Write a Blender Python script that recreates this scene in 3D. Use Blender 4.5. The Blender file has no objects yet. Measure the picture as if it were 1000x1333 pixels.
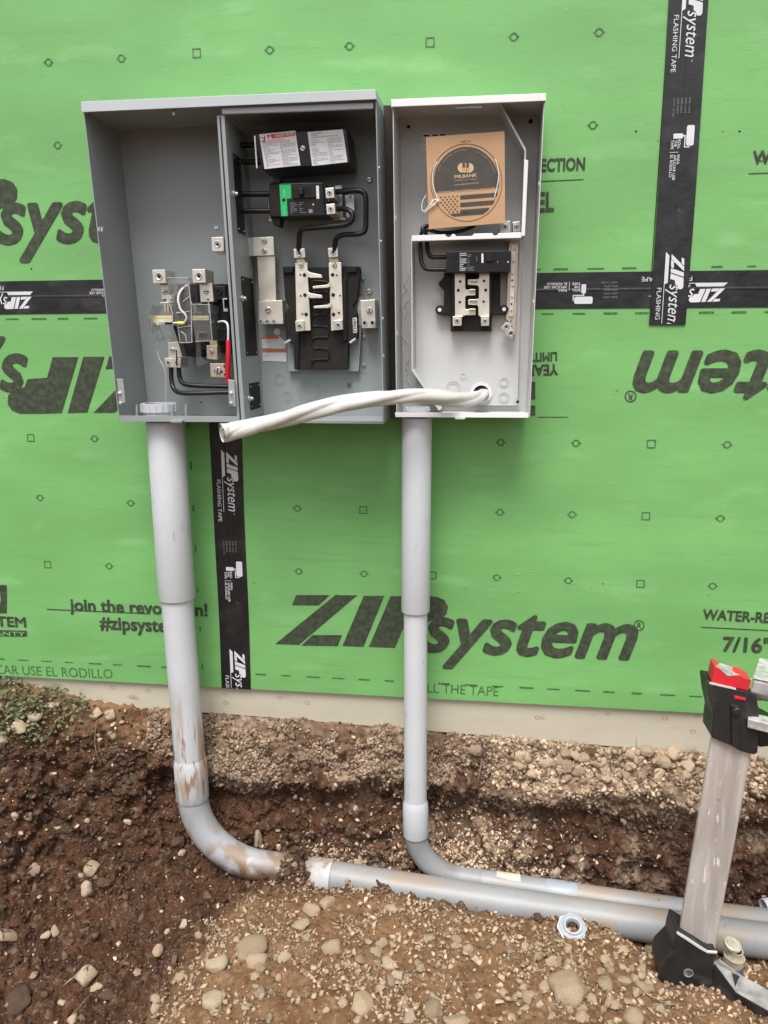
import bpy, bmesh, math, random
import numpy as np
from mathutils import Vector, Matrix, noise as mnoise
from mathutils.bvhtree import BVHTree
R = math.radians
S = bpy.context.scene
COL = S.collection
random.seed(7); RNG = np.random.default_rng(7)

# ------------------------------------------------------------------ camera
CAM = Vector((0.757827673, -2.21996877, 1.07847233)); FPX = 1002.61269
YAW, PITCH, ROLL = 0.126801779, 0.213773991, -0.00355802330
F = Vector((-math.sin(YAW)*math.cos(PITCH), math.cos(YAW)*math.cos(PITCH), -math.sin(PITCH)))
_r = Vector((math.cos(YAW), math.sin(YAW), 0)); _u = _r.cross(F)
RT = _r*math.cos(ROLL) + _u*math.sin(ROLL); UP = -_r*math.sin(ROLL) + _u*math.cos(ROLL)
cd = bpy.data.cameras.new('camera'); cam = bpy.data.objects.new('camera', cd); COL.objects.link(cam)
cd.sensor_fit = 'HORIZONTAL'; cd.sensor_width = 36; cd.lens = 36*FPX/1000
cd.clip_start = .05; cd.clip_end = 200
m = Matrix((RT, UP, -F)).transposed().to_4x4(); m.translation = CAM
cam.matrix_world = m; S.camera = cam

# ------------------------------------------------------------------ light
SUN_EL, SUN_AZ = R(62), R(-6)          # azimuth from -Y (towards the camera), negative = to the left
w = bpy.data.worlds.new('World'); S.world = w; w.use_nodes = True
nt = w.node_tree; bg = nt.nodes['Background']
sky = nt.nodes.new('ShaderNodeTexSky'); sky.sky_type = 'NISHITA'; sky.sun_disc = False
sky.sun_elevation = SUN_EL
sdir = Vector((math.sin(SUN_AZ)*math.cos(SUN_EL), -math.cos(SUN_AZ)*math.cos(SUN_EL), math.sin(SUN_EL)))
sky.sun_rotation = math.atan2(sdir.x, sdir.y)
sky.dust_density = 4; sky.air_density = 1.0; sky.ozone_density = 1
hs = nt.nodes.new('ShaderNodeHueSaturation'); hs.inputs['Saturation'].default_value = .25   # milky overcast sky
nt.links.new(sky.outputs[0], hs.inputs['Color']); nt.links.new(hs.outputs[0], bg.inputs['Color'])
bg.inputs['Strength'].default_value = .125
sl = bpy.data.lights.new('sun', 'SUN'); sl.energy = 1.95; sl.angle = R(27); sl.color = (1, .955, .9)
so = bpy.data.objects.new('sun', sl); COL.objects.link(so)
so.rotation_euler = (-sdir).to_track_quat('-Z', 'Y').to_euler()
S.view_settings.view_transform = 'Standard'; S.view_settings.look = 'None'
S.view_settings.exposure = 0.66; S.view_settings.gamma = 1

# ------------------------------------------------------------------ helpers
def ray(px, py): return (F + RT*((px-500)/FPX) - UP*((py-666.5)/FPX))
def P(px, py, Y=0.0):
    d = ray(px, py); return CAM + d*((Y-CAM.y)/d.y)
def PZ(px, py, Z):
    d = ray(px, py); return CAM + d*((Z-CAM.z)/d.z)
def V(*a): return Vector(a)
def wloc(o):
    v = Vector((0, 0, 0))
    while o is not None: v = v + o.location; o = o.parent
    return v
def tag(o, label=None, cat=None, group=None, kind=None):
    if label: o['label'] = label
    if cat: o['category'] = cat
    if group: o['group'] = group
    if kind: o['kind'] = kind
    return o
def thing(name, label, cat, loc=(0, 0, 0), group=None):
    o = bpy.data.objects.new(name, None); o.empty_display_size = .05; COL.objects.link(o)
    o.location = loc
    return tag(o, label, cat, group)

class MB:
    def __init__(s): s.bm = bmesh.new()
    def face(s, pts):
        try: return s.bm.faces.new([s.bm.verts.new(p) for p in pts])
        except ValueError: return None
    def prism(s, pts, off):
        """pts: closed outline (front, any order), off: extrusion vector"""
        b = s.bm; off = Vector(off)
        a = [b.verts.new(p) for p in pts]; c = [b.verts.new(Vector(p)+off) for p in pts]
        n = len(a)
        fs = [b.faces.new(a), b.faces.new(c[::-1])]
        for i in range(n): fs.append(b.faces.new((a[i], c[i], c[(i+1) % n], a[(i+1) % n])))
        bmesh.ops.recalc_face_normals(b, faces=fs); return fs
    def pp(s, px, Yf, Yb):
        """prism from an outline in the photograph standing at depth Yf, going back to Yb"""
        return s.prism([P(x, y, Yf) for x, y in px], (0, Yb-Yf, 0))
    def pr(s, x0, y0, x1, y1, Yf, Yb): return s.pp([(x0, y0), (x1, y0), (x1, y1), (x0, y1)], Yf, Yb)
    def hexa(s, f, bk):
        b = s.bm; a = [b.verts.new(p) for p in f]; c = [b.verts.new(p) for p in bk]
        fs = [b.faces.new(a), b.faces.new(c[::-1])]
        for i in range(4): fs.append(b.faces.new((a[i], c[i], c[(i+1) % 4], a[(i+1) % 4])))
        bmesh.ops.recalc_face_normals(b, faces=fs)
    def box(s, x0, y0, z0, x1, y1, z1): s.prism([V(x0, y0, z0), V(x1, y0, z0), V(x1, y0, z1), V(x0, y0, z1)], (0, y1-y0, 0))
    def ring(s, c, n, r, seg, u=None):
        n = Vector(n).normalized()
        if u is None: u = n.orthogonal()
        u = (u - n*u.dot(n)).normalized(); v = n.cross(u)
        return [s.bm.verts.new(Vector(c)+u*(r*math.cos(2*math.pi*i/seg))+v*(r*math.sin(2*math.pi*i/seg))) for i in range(seg)]
    def lathe(s, base, axis, prof, seg=24, caps=True):
        """prof: (radius, height) pairs along the axis"""
        axis = Vector(axis).normalized(); u = axis.orthogonal(); b = s.bm
        rs = [s.ring(Vector(base)+axis*h, axis, max(r, 1e-5), seg, u) for r, h in prof]
        fs = []
        for p, q in zip(rs, rs[1:]):
            for i in range(seg): fs.append(b.faces.new((p[i], p[(i+1) % seg], q[(i+1) % seg], q[i])))
        if caps: fs.append(b.faces.new(rs[0][::-1])); fs.append(b.faces.new(rs[-1]))
        bmesh.ops.recalc_face_normals(b, faces=fs)
    def cyl(s, base, axis, r, h, seg=20): s.lathe(base, axis, [(r, 0), (r, h)], seg)
    def tube(s, pts, r, seg=12, sm=6, caps=True, sect=None):
        """pts: control points; r: radius or list; sect(i_frac, ang) -> radius factor"""
        pts = [Vector(p) for p in pts]
        rr = r if isinstance(r, (list, tuple)) else [r]*len(pts)
        if sm > 1 and len(pts) > 2:
            q, rq = [], []
            for i in range(len(pts)-1):
                p0 = pts[max(i-1, 0)]; p1 = pts[i]; p2 = pts[i+1]; p3 = pts[min(i+2, len(pts)-1)]
                for k in range(sm):
                    t = k/sm
                    q.append(.5*((2*p1)+(p2-p0)*t+(2*p0-5*p1+4*p2-p3)*t*t+(3*p1-p0-3*p2+p3)*t**3)); rq.append(rr[i]*(1-t)+rr[i+1]*t)
            q.append(pts[-1]); rq.append(rr[-1]); pts, rr = q, rq
        b = s.bm; n = len(pts); rs = []; u = None
        for i in range(n):
            t = (pts[min(i+1, n-1)]-pts[max(i-1, 0)]).normalized()
            if u is None: u = t.orthogonal().normalized()
            u = (u-t*u.dot(t)).normalized(); v = t.cross(u)
            rs.append([b.verts.new(pts[i]+(u*math.cos(a)+v*math.sin(a))*rr[i]*(sect(i/(n-1), a) if sect else 1)) for a in [2*math.pi*k/seg for k in range(seg)]])
        for p, q in zip(rs, rs[1:]):
            for i in range(seg): b.faces.new((p[i], p[(i+1) % seg], q[(i+1) % seg], q[i]))
        if caps: b.faces.new(rs[0][::-1]); b.faces.new(rs[-1])
        bmesh.ops.recalc_face_normals(b, faces=b.faces)
    def build(s, name, mat, parent=None, smooth=False, bevel=0, **tags):
        b = s.bm; b.normal_update()
        if smooth:
            for f in b.faces: f.smooth = True
            for e in b.edges:
                if len(e.link_faces) == 2 and e.calc_face_angle(0) > R(38): e.smooth = False
        me = bpy.data.meshes.new(name); b.to_mesh(me); b.free()
        o = bpy.data.objects.new(name, me); COL.objects.link(o); me.materials.append(mat)
        if parent is not None:
            o.parent = parent; off = wloc(parent); me.transform(Matrix.Translation(-off))
        else:
            n = len(me.vertices); co = np.empty(n*3); me.vertices.foreach_get('co', co); co = co.reshape(-1, 3)
            c = Vector(((co[:, 0].min()+co[:, 0].max())/2, (co[:, 1].min()+co[:, 1].max())/2, co[:, 2].min()))
            me.transform(Matrix.Translation(-c)); o.location = c
        if bevel:
            md = o.modifiers.new('bevel', 'BEVEL'); md.width = bevel; md.segments = 2; md.limit_method = 'ANGLE'; md.angle_limit = R(40)
        return tag(o, **tags)

# ------------------------------------------------------------------ materials
def mat(name, col, rough=.6, metal=0, var=.12, scale=18, bump=0, bscale=120, col2=None, spec=.5, stretch=None, mix=(.35, .65), detail=6, objrand=0):
    m = bpy.data.materials.new(name); m.use_nodes = True; n = m.node_tree.nodes; L = m.node_tree.links
    p = n['Principled BSDF']; p.inputs['Roughness'].default_value = rough; p.inputs['Metallic'].default_value = metal
    p.inputs['Specular IOR Level'].default_value = spec
    tc = n.new('ShaderNodeTexCoord'); src = tc.outputs['Object']
    if stretch:
        mp = n.new('ShaderNodeMapping'); mp.inputs['Scale'].default_value = stretch; L.new(src, mp.inputs[0]); src = mp.outputs[0]
    nz = n.new('ShaderNodeTexNoise'); nz.inputs['Scale'].default_value = scale; nz.inputs['Detail'].default_value = detail; L.new(src, nz.inputs['Vector'])
    rp = n.new('ShaderNodeValToRGB'); rp.color_ramp.elements[0].position = mix[0]; rp.color_ramp.elements[1].position = mix[1]
    c2 = col2 or tuple(c*(1+var) for c in col); c1 = col if col2 else tuple(c*(1-var) for c in col)
    rp.color_ramp.elements[0].color = (*c1, 1); rp.color_ramp.elements[1].color = (*c2, 1)
    L.new(nz.outputs['Fac'], rp.inputs[0]); out = rp.outputs[0]
    if objrand:
        oi = n.new('ShaderNodeObjectInfo'); hv = n.new('ShaderNodeHueSaturation')
        mr = n.new('ShaderNodeMapRange'); mr.inputs[3].default_value = 1-objrand; mr.inputs[4].default_value = 1+objrand
        L.new(oi.outputs['Random'], mr.inputs[0]); L.new(mr.outputs[0], hv.inputs['Value']); L.new(out, hv.inputs['Color']); out = hv.outputs[0]
    L.new(out, p.inputs['Base Color'])
    if bump:
        nb = n.new('ShaderNodeTexNoise'); nb.inputs['Scale'].default_value = bscale; nb.inputs['Detail'].default_value = 5; L.new(src, nb.inputs['Vector'])
        bp = n.new('ShaderNodeBump'); bp.inputs['Strength'].default_value = bump; bp.inputs['Distance'].default_value = .004
        L.new(nb.outputs['Fac'], bp.inputs['Height']); L.new(bp.outputs[0], p.inputs['Normal'])
    return m
def add_layer(m, col, scale, lo, hi, stretch=None, amt=1.0, detail=5, rough=None):
    """one more procedural layer of dirt/wear over the base colour"""
    n = m.node_tree.nodes; L = m.node_tree.links; p = n['Principled BSDF']
    src = p.inputs['Base Color'].links[0].from_socket
    tc = n.new('ShaderNodeTexCoord'); mp = n.new('ShaderNodeMapping'); mp.inputs['Location'].default_value = (scale*.37, 2.1, .7)
    mp.inputs['Scale'].default_value = stretch or (1, 1, 1); L.new(tc.outputs['Object'], mp.inputs[0])
    nz = n.new('ShaderNodeTexNoise'); nz.inputs['Scale'].default_value = scale; nz.inputs['Detail'].default_value = detail; L.new(mp.outputs[0], nz.inputs['Vector'])
    mr = n.new('ShaderNodeMapRange'); mr.inputs[1].default_value = lo; mr.inputs[2].default_value = hi; mr.inputs[4].default_value = amt; L.new(nz.outputs['Fac'], mr.inputs[0])
    mx = n.new('ShaderNodeMix'); mx.data_type = 'RGBA'; L.new(mr.outputs[0], mx.inputs['Factor']); L.new(src, mx.inputs['A']); mx.inputs['B'].default_value = (*col, 1)
    L.new(mx.outputs['Result'], p.inputs['Base Color'])
    return mr
M = {}
M['green'] = mat('sheathing_green', (.160, .405, .127), .6, var=.10, scale=3.2, bump=.10, bscale=160, stretch=(.6, 1, 1.6))
add_layer(M['green'], (.12, .30, .10), 120, .60, .72, (.18, 1, 1.6), .5, 4)
add_layer(M['green'], (.27, .52, .24), 150, .66, .74, (.3, 1, 1.2), .5, 3)
add_layer(M['green'], (.13, .34, .11), 26, .56, .78, (.2, 1, 2.4), .6)
add_layer(M['green'], (.29, .58, .25), 9, .58, .8, (.5, 1, 1.5), .5)
add_layer(M['green'], (.12, .22, .09), 140, .70, .78, None, .6, 2)
M['ink'] = mat('black_ink', (.028, .036, .022), .75, col2=(.062, .085, .045), scale=60, mix=(.4, .72))
add_layer(M['ink'], (.10, .2, .08), 230, .64, .75, None, .75, 3)
M['ink_faint'] = mat('worn_ink', (.035, .07, .03), .75, col2=(.075, .18, .06), scale=150, mix=(.35, .6))
M['osb_edge'] = mat('osb_edge', (.35, .24, .13), .8, var=.25, scale=80)
M['tape'] = mat('tape_black', (.012, .0115, .013), .34, var=.3, scale=14, bump=.6, bscale=22)
add_layer(M['tape'], (.06, .057, .054), 9, .52, .75, (1, 1, 1), .55)
add_layer(M['tape'], (.14, .13, .12), 40, .68, .76, None, .5)
M['tapewhite'] = mat('tape_print', (.62, .63, .67), .5, var=.05)
M['tapegrey'] = mat('tape_fine_print', (.22, .22, .23), .5, var=.05)
M['board'] = mat('beige_board', (.48, .445, .355), .7, var=.06, scale=4, stretch=(.4, 1, 2), bump=.12, bscale=60)
add_layer(M['board'], (.2, .15, .1), 16, .64, .76, (.7, 1, 1.6), .6)
add_layer(M['board'], (.42, .37, .29), 12, .5, .75, (.4, 1, 1.5), .5)
M['nail'] = mat('nail_metal', (.55, .5, .38), .35, 1, var=.2)
M['brass'] = mat('brass_screw', (.35, .26, .11), .5, 1, var=.2)
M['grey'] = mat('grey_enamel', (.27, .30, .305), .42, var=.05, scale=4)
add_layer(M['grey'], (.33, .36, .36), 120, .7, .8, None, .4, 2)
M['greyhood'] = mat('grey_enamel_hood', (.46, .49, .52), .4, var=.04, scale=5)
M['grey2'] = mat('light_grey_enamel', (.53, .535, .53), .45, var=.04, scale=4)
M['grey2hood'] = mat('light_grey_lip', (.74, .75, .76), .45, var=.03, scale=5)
M['zinc'] = mat('zinc_plate', (.55, .56, .57), .38, .8, var=.12, scale=40)
M['alu'] = mat('tin_aluminium', (.68, .63, .55), .33, .75, var=.1, scale=30, bump=.1, bscale=200)
M['copper'] = mat('tinned_bus', (.66, .54, .42), .35, .75, var=.14, scale=18)
M['bus'] = mat('plated_bus', (.74, .70, .60), .36, .6, var=.1, scale=30)
M['black'] = mat('black_plastic', (.010, .0095, .010), .42, spec=.3, var=.2, scale=30)
M['blackmatte'] = mat('black_base', (.015, .013, .012), .6, spec=.25, var=.25, scale=30, bump=.1)
M['blackpaint'] = mat('black_cover_paint', (.008, .008, .009), .3, spec=.3, var=.2)
M['rubber'] = mat('black_cable', (.011, .011, .012), .35, spec=.35, var=.2, scale=50)
M['hole'] = mat('dark_hole', (.006, .006, .006), .9, var=.1)
M['white'] = mat('label_white', (.72, .72, .74), .5, var=.02)
M['greytext'] = mat('label_fine_text', (.36, .36, .38), .6, var=.2, scale=200)
M['red'] = mat('red_print', (.62, .03, .05), .5, var=.05)
M['orange'] = mat('orange_print', (.62, .17, .05), .5, var=.05)
M['gname'] = mat('breaker_green', (.01, .42, .12), .4, var=.05)
M['gtxt'] = mat('breaker_green_text', (.25, .62, .35), .5, var=.05)
M['redtube'] = mat('red_sleeve', (.58, .012, .03), .35, var=.08)
M['wirewhite'] = mat('white_wire', (.72, .72, .70), .4, var=.04)
M['yellow'] = mat('yellow_tag', (.7, .66, .12), .5, var=.05)
M['cream'] = mat('cream_ceramic', (.62, .57, .45), .5, var=.08)
M['card'] = mat('cardboard', (.48, .295, .165), .8, var=.05, scale=10, bump=.05, stretch=(1, 1, 3))
M['cardink'] = mat('card_print', (.058, .05, .043), .7, var=.12, scale=50)
M['cardtan'] = mat('card_light_print', (.56, .40, .27), .75, var=.05)
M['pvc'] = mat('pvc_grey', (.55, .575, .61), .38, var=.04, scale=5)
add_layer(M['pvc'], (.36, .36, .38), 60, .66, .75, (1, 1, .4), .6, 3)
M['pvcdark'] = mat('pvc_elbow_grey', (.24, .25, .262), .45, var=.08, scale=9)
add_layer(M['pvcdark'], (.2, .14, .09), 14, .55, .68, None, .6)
M['pvcmud'] = mat('pvc_muddy', (.53, .55, .58), .42, var=.05, scale=7)
def below(m, mr, z0, z1):
    n = m.node_tree.nodes; L = m.node_tree.links; tc = n.new('ShaderNodeTexCoord'); sp = n.new('ShaderNodeSeparateXYZ'); L.new(tc.outputs['Object'], sp.inputs[0])
    k = n.new('ShaderNodeMapRange'); k.inputs[1].default_value = z0; k.inputs[2].default_value = z1; k.inputs[3].default_value = 1; k.inputs[4].default_value = 0; L.new(sp.outputs['Z'], k.inputs[0])
    mu = n.new('ShaderNodeMath'); mu.operation = 'MULTIPLY'; dst = mr.outputs[0].links[0].to_socket; L.new(mr.outputs[0], mu.inputs[0]); L.new(k.outputs[0], mu.inputs[1]); L.new(mu.outputs[0], dst)
below(M['pvcmud'], add_layer(M['pvcmud'], (.36, .25, .15), 12, .49, .60, (2.8, 2.8, .42), .7), .46, .64)
below(M['pvcmud'], add_layer(M['pvcmud'], (.27, .13, .055), 26, .56, .63, (2.4, 2.4, .4), .8), .44, .60)
below(M['pvcmud'], add_layer(M['pvcmud'], (.30, .26, .22), 5, .45, .62, None, .5), .25, .5)
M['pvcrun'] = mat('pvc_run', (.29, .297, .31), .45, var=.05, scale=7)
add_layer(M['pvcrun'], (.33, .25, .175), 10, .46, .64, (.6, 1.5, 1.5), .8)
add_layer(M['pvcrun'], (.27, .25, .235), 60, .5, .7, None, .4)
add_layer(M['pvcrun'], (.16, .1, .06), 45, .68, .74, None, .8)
M['pvcpale'] = mat('pvc_pale_band', (.34, .37, .42), .4, var=.05)
M['locknut'] = mat('locknut_plastic', (.50, .51, .53), .45, var=.06, scale=40)
M['sleeve'] = mat('white_sheath', (.55, .55, .525), .4, var=.04, scale=25, bump=.5, bscale=38)
add_layer(M['sleeve'], (.5, .47, .42), 18, .62, .75, None, .4)
M['ladder'] = mat('ladder_aluminium', (.50, .465, .44), .40, .3, var=.14, scale=12, stretch=(2, 2, .35), bump=.08, bscale=60)
add_layer(M['ladder'], (.33, .29, .265), 7, .5, .7, (3, 3, .4), .6)
add_layer(M['ladder'], (.8, .78, .75), 55, .64, .68, (1.6, 1.6, .35), .9)
add_layer(M['ladder'], (.62, .60, .58), 16, .56, .6, (3, 3, .3), .5)
add_layer(M['ladder'], (.12, .11, .1), 60, .73, .76, None, .8, 2)
M['ladblack'] = mat('ladder_black_plastic', (.014, .014, .015), .5, var=.25, scale=25, bump=.1)
add_layer(M['ladblack'], (.1, .09, .08), 16, .58, .75, None, .5)
M['ladworn'] = mat('ladder_worn_edge', (.28, .27, .265), .55, var=.3, scale=30, bump=.2)
M['ladred'] = mat('ladder_red', (.60, .02, .035), .4, var=.1, scale=20)
M['ladsilver'] = mat('ladder_silver', (.62, .61, .6), .45, .5, var=.25, scale=60, bump=.2)
M['wood'] = mat('split_wood', (.45, .32, .17), .75, var=.2, scale=30, stretch=(1, 1, .2))
M['plank'] = mat('dark_plank', (.03, .022, .018), .8, var=.4, scale=18, stretch=(3, 1, .2), bump=.3)
M['can'] = mat('can_metal', (.62, .57, .47), .35, .45, var=.2, scale=30)
M['canblue'] = mat('can_label', (.08, .16, .3), .5, var=.15)
M['pvcelbow'] = mat('pvc_muddy_bend', (.36, .375, .40), .45, var=.06, scale=7)
below(M['pvcelbow'], add_layer(M['pvcelbow'], (.27, .175, .10), 15, .47, .56, (1, 1, 1), .9), .04, .22)
below(M['pvcelbow'], add_layer(M['pvcelbow'], (.15, .08, .045), 20, .35, .5, None, .95), .015, .06)
def clear_mat():
    m = bpy.data.materials.new('clear_polycarbonate'); m.use_nodes = True; n = m.node_tree.nodes; L = m.node_tree.links
    p = n['Principled BSDF']; p.inputs['Base Color'].default_value = (.9, .92, .92, 1); p.inputs['Roughness'].default_value = .12
    p.inputs['Transmission Weight'].default_value = .95; p.inputs['IOR'].default_value = 1.35
    nz = n.new('ShaderNodeTexNoise'); nz.inputs['Scale'].default_value = 60
    bp = n.new('ShaderNodeBump'); bp.inputs['Strength'].default_value = .15; L.new(nz.outputs['Fac'], bp.inputs['Height']); L.new(bp.outputs[0], p.inputs['Normal'])
    return m
M['clear'] = clear_mat()
M['milky'] = mat('milky_plastic_edge', (.5, .51, .52), .3, var=.3, scale=60)
def soil_mat():
    m = bpy.data.materials.new('soil'); m.use_nodes = True; n = m.node_tree.nodes; L = m.node_tree.links
    p = n['Principled BSDF']; p.inputs['Roughness'].default_value = .95; p.inputs['Specular IOR Level'].default_value = .15
    at = n.new('ShaderNodeAttribute'); at.attribute_name = 'soil'; tc = n.new('ShaderNodeTexCoord')
    sp = n.new('ShaderNodeSeparateColor'); L.new(at.outputs['Color'], sp.inputs[0])   # R: dark clay with pit and bank shade in its colour, G: pale gravelly
    def rgb(c): r = n.new('ShaderNodeRGB'); r.outputs[0].default_value = (*c, 1); return r.outputs[0]
    def mix(f, a, b):
        x = n.new('ShaderNodeMix'); x.data_type = 'RGBA'; L.new(f, x.inputs['Factor']); L.new(a, x.inputs['A']); L.new(b, x.inputs['B']); return x.outputs['Result']
    def nz(sc, lo, hi, det=6, amt=1):
        x = n.new('ShaderNodeTexNoise'); x.inputs['Scale'].default_value = sc; x.inputs['Detail'].default_value = det; L.new(tc.outputs['Object'], x.inputs['Vector'])
        r = n.new('ShaderNodeMapRange'); r.inputs[1].default_value = lo; r.inputs[2].default_value = hi; r.inputs[4].default_value = amt; L.new(x.outputs['Fac'], r.inputs[0]); return r.outputs[0]
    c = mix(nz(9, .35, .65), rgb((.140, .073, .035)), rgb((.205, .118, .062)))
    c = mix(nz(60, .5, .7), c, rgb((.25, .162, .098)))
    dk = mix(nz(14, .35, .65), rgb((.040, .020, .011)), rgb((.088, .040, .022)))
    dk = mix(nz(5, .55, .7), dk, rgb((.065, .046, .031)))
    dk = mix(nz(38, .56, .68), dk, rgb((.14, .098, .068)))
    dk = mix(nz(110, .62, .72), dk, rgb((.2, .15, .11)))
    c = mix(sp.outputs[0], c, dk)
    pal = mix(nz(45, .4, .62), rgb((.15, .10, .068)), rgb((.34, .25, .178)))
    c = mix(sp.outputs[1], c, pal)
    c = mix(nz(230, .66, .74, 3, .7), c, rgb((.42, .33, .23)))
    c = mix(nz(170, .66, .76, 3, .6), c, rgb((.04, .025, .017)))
    L.new(c, p.inputs['Base Color'])
    b1 = n.new('ShaderNodeTexNoise'); b1.inputs['Scale'].default_value = 160; b1.inputs['Detail'].default_value = 8; L.new(tc.outputs['Object'], b1.inputs['Vector'])
    bp = n.new('ShaderNodeBump'); bp.inputs['Strength'].default_value = .8; bp.inputs['Distance'].default_value = .004; L.new(b1.outputs['Fac'], bp.inputs['Height']); L.new(bp.outputs[0], p.inputs['Normal'])
    return m
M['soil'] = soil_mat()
M['stone'] = mat('tan_stone', (.38, .262, .165), .85, col2=(.56, .43, .30), scale=22, mix=(.3, .7), bump=.8, bscale=90, objrand=.22)
add_layer(M['stone'], (.24, .15, .09), 25, .6, .75, None, .5)
M['stonelight'] = mat('pale_stone', (.43, .32, .21), .85, col2=(.58, .47, .345), scale=25, bump=.7, bscale=90, objrand=.15)
add_layer(M['stonelight'], (.28, .19, .11), 14, .55, .75, None, .55)
M['stonegrey'] = mat('grey_brown_stone', (.26, .183, .12), .85, col2=(.43, .32, .22), scale=25, bump=.35, bscale=80, objrand=.25)
M['stonered'] = mat('dark_clod', (.075, .042, .028), .95, col2=(.13, .075, .05), scale=30, bump=.6, bscale=90, objrand=.25)
M['leaf'] = mat('weed_leaf', (.075, .088, .038), .6, col2=(.24, .23, .12), scale=40, mix=(.3, .7))
M['stem'] = mat('weed_stem', (.16, .11, .06), .7, var=.3)

# ------------------------------------------------------------------ lettering (built-in font only)
_tc = {}
def glyphs(txt, shear=0, bold=0, space=1):
    k = (txt, shear, bold, space)
    if k in _tc: return _tc[k]
    c = bpy.data.curves.new('t', 'FONT'); c.body = txt; c.shear = shear; c.offset = bold; c.resolution_u = 3; c.space_character = space
    o = bpy.data.objects.new('t', c); COL.objects.link(o)
    dg = bpy.context.evaluated_depsgraph_get(); me = o.evaluated_get(dg).to_mesh()
    vs = [(v.co.x, v.co.y) for v in me.vertices]; fs = [tuple(p.vertices) for p in me.polygons]
    o.evaluated_get(dg).to_mesh_clear(); bpy.data.objects.remove(o); bpy.data.curves.remove(c)
    _tc[k] = (vs, fs); return vs, fs
def _h(ch): return max(v[1] for v in glyphs(ch)[0])
CAPH, XH = _h('H'), _h('x')
def text_on(mb, txt, A, e, up, ref='cap', shear=0, bold=0, space=1):
    """letters fitted from A along e (full width), 'up' = vector of one cap (or x) height"""
    vs, fs = glyphs(txt, shear, 0, space)
    x0 = min(v[0] for v in vs); x1 = max(v[0] for v in vs); h = CAPH if ref == 'cap' else XH
    # heavier strokes: the same letters laid a little to each side, every layer a hair in front of the last
    q = bold*.9; n_ = up.cross(e).normalized()
    if n_.y > 0: n_ = -n_
    lay = [(0, 0)] + ([(q, 0), (-q, 0), (0, q), (0, -q), (.7*q, .7*q), (-.7*q, -.7*q), (.7*q, -.7*q), (-.7*q, .7*q)] if bold > .015 else [])
    for k, (ox, oy) in enumerate(lay):
        o = n_*(k*.00008)
        bv = [mb.bm.verts.new(A + e*((x+ox-x0)/(x1-x0)) + up*((y+oy)/h) + o) for x, y in vs]
        for f in fs:
            try: mb.bm.faces.new([bv[i] for i in f])
            except ValueError: pass
def px_frame(p0, p1, h, Y):
    A = P(*p0, Y); e = P(*p1, Y)-A; L = math.hypot(p1[0]-p0[0], p1[1]-p0[1]); q = ((p1[1]-p0[1])/L, -(p1[0]-p0[0])/L)
    hl = (P(p0[0]+q[0]*h, p0[1]+q[1]*h, Y)-A).length
    d = e.normalized(); return A, e, Vector((-d.z, 0, d.x))*hl
def ptext(mb, txt, p0, p1, h, Y, **k):
    A, e, up = px_frame(p0, p1, h, Y); text_on(mb, txt, A, e, up, **k)
def pquad(mb, pts, Y): mb.face([P(x, y, Y) for x, y in pts])
def fixn(mb):
    for f in mb.bm.faces:
        f.normal_update()
        if f.normal.y > 0: f.normal_flip()

LOGO = [[(145, 88), (278, 90), (234, 132), (127, 130)], [(300, 90), (386, 93), (150, 294), (53, 290)], [(205, 253), (323, 254), (305, 300), (160, 297)],
        [(410, 95), (490, 97), (407, 304), (323, 300)],
        [(514, 98), (600, 99), (685, 102), (718, 116), (733, 142), (728, 172), (712, 190), (680, 194), (655, 205), (640, 232), (560, 234), (530, 309), (427, 304)]]
def logo(mb, A, e, up, bold=.03):
    """the wordmark: A = foot of the Z, e = vector to the end of the m, up = same scale per unit of e"""
    U = 1374.0
    for poly in LOGO:
        mb.face([A + e*((x-55)/U) + up*((290+.05*(x-55)-y)/U) for x, y in poly])
    text_on(mb, 'system', A + e*(583/U), e*((1374-583)/U), up*(128/U), ref='x', shear=.30, bold=bold)
def wall_logo(name_parent, px, u, ang=0):
    """one wordmark of the printed size; px: where the point at fraction u of its base line is seen"""
    mb = MB(); d = V(math.cos(ang), 0, math.sin(ang)); LL = 1.0952; A = P(*px, WY)-d*(u*LL)
    logo(mb, A, d*LL, V(-d.z, 0, d.x)*LL); fixn(mb); return mb.build('printed_logo', M['ink'], name_parent)
WY = -.0008

# ------------------------------------------------------------------ wall
SEAM = 1.22
wall = thing('sheathed_wall', 'green sheathed house wall with black printed lettering behind the electrical boxes', 'wall', (0, 0, 0))
mb = MB(); mb.box(-3.6, .0125, .012, 4.6, .12, 2.44); mb.build('wall_framing', M['osb_edge'], wall)
def sheet(x0, x1, z0, z1):
    mb = MB(); mb.box(x0+.0015, 0, z0+.0015, x1-.0015, .0122, z1-.0015); return mb.build('sheathing_panel', M['green'], wall)
sLL = sheet(-2.488, -.05, 0, SEAM); sLR = sheet(-.05, 2.388, 0, SEAM); sUL = sheet(-1.24, 1.198, SEAM, 2.44); sUR = sheet(1.198, 3.636, SEAM, 2.44)
sheet(-3.6, -2.488, 0, SEAM); sheet(-3.6, -1.24, SEAM, 2.44); sheet(2.388, 4.6, 0, SEAM); sheet(3.636, 4.6, SEAM, 2.44)
mb = MB()
mb.prism([V(-3.6, .014, -.003), V(4.6, .014, -.003), V(4.6, .014, -.142-.028*3.1), V(1.5, .014, -.142), V(0, .014, -.100), V(-3.6, .014, -.06)], (0, .04, 0))
mb.build('base_board', M['board'], wall, bevel=.002)
wall_logo(sLR, (358.7, 838.6), 0, .004)
wall_logo(sUL, (-2, 316), .4243)
wall_logo(sLL, (136, 463), .195, math.pi)
wall_logo(sLR, (829, 459), 1, math.pi)
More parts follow.
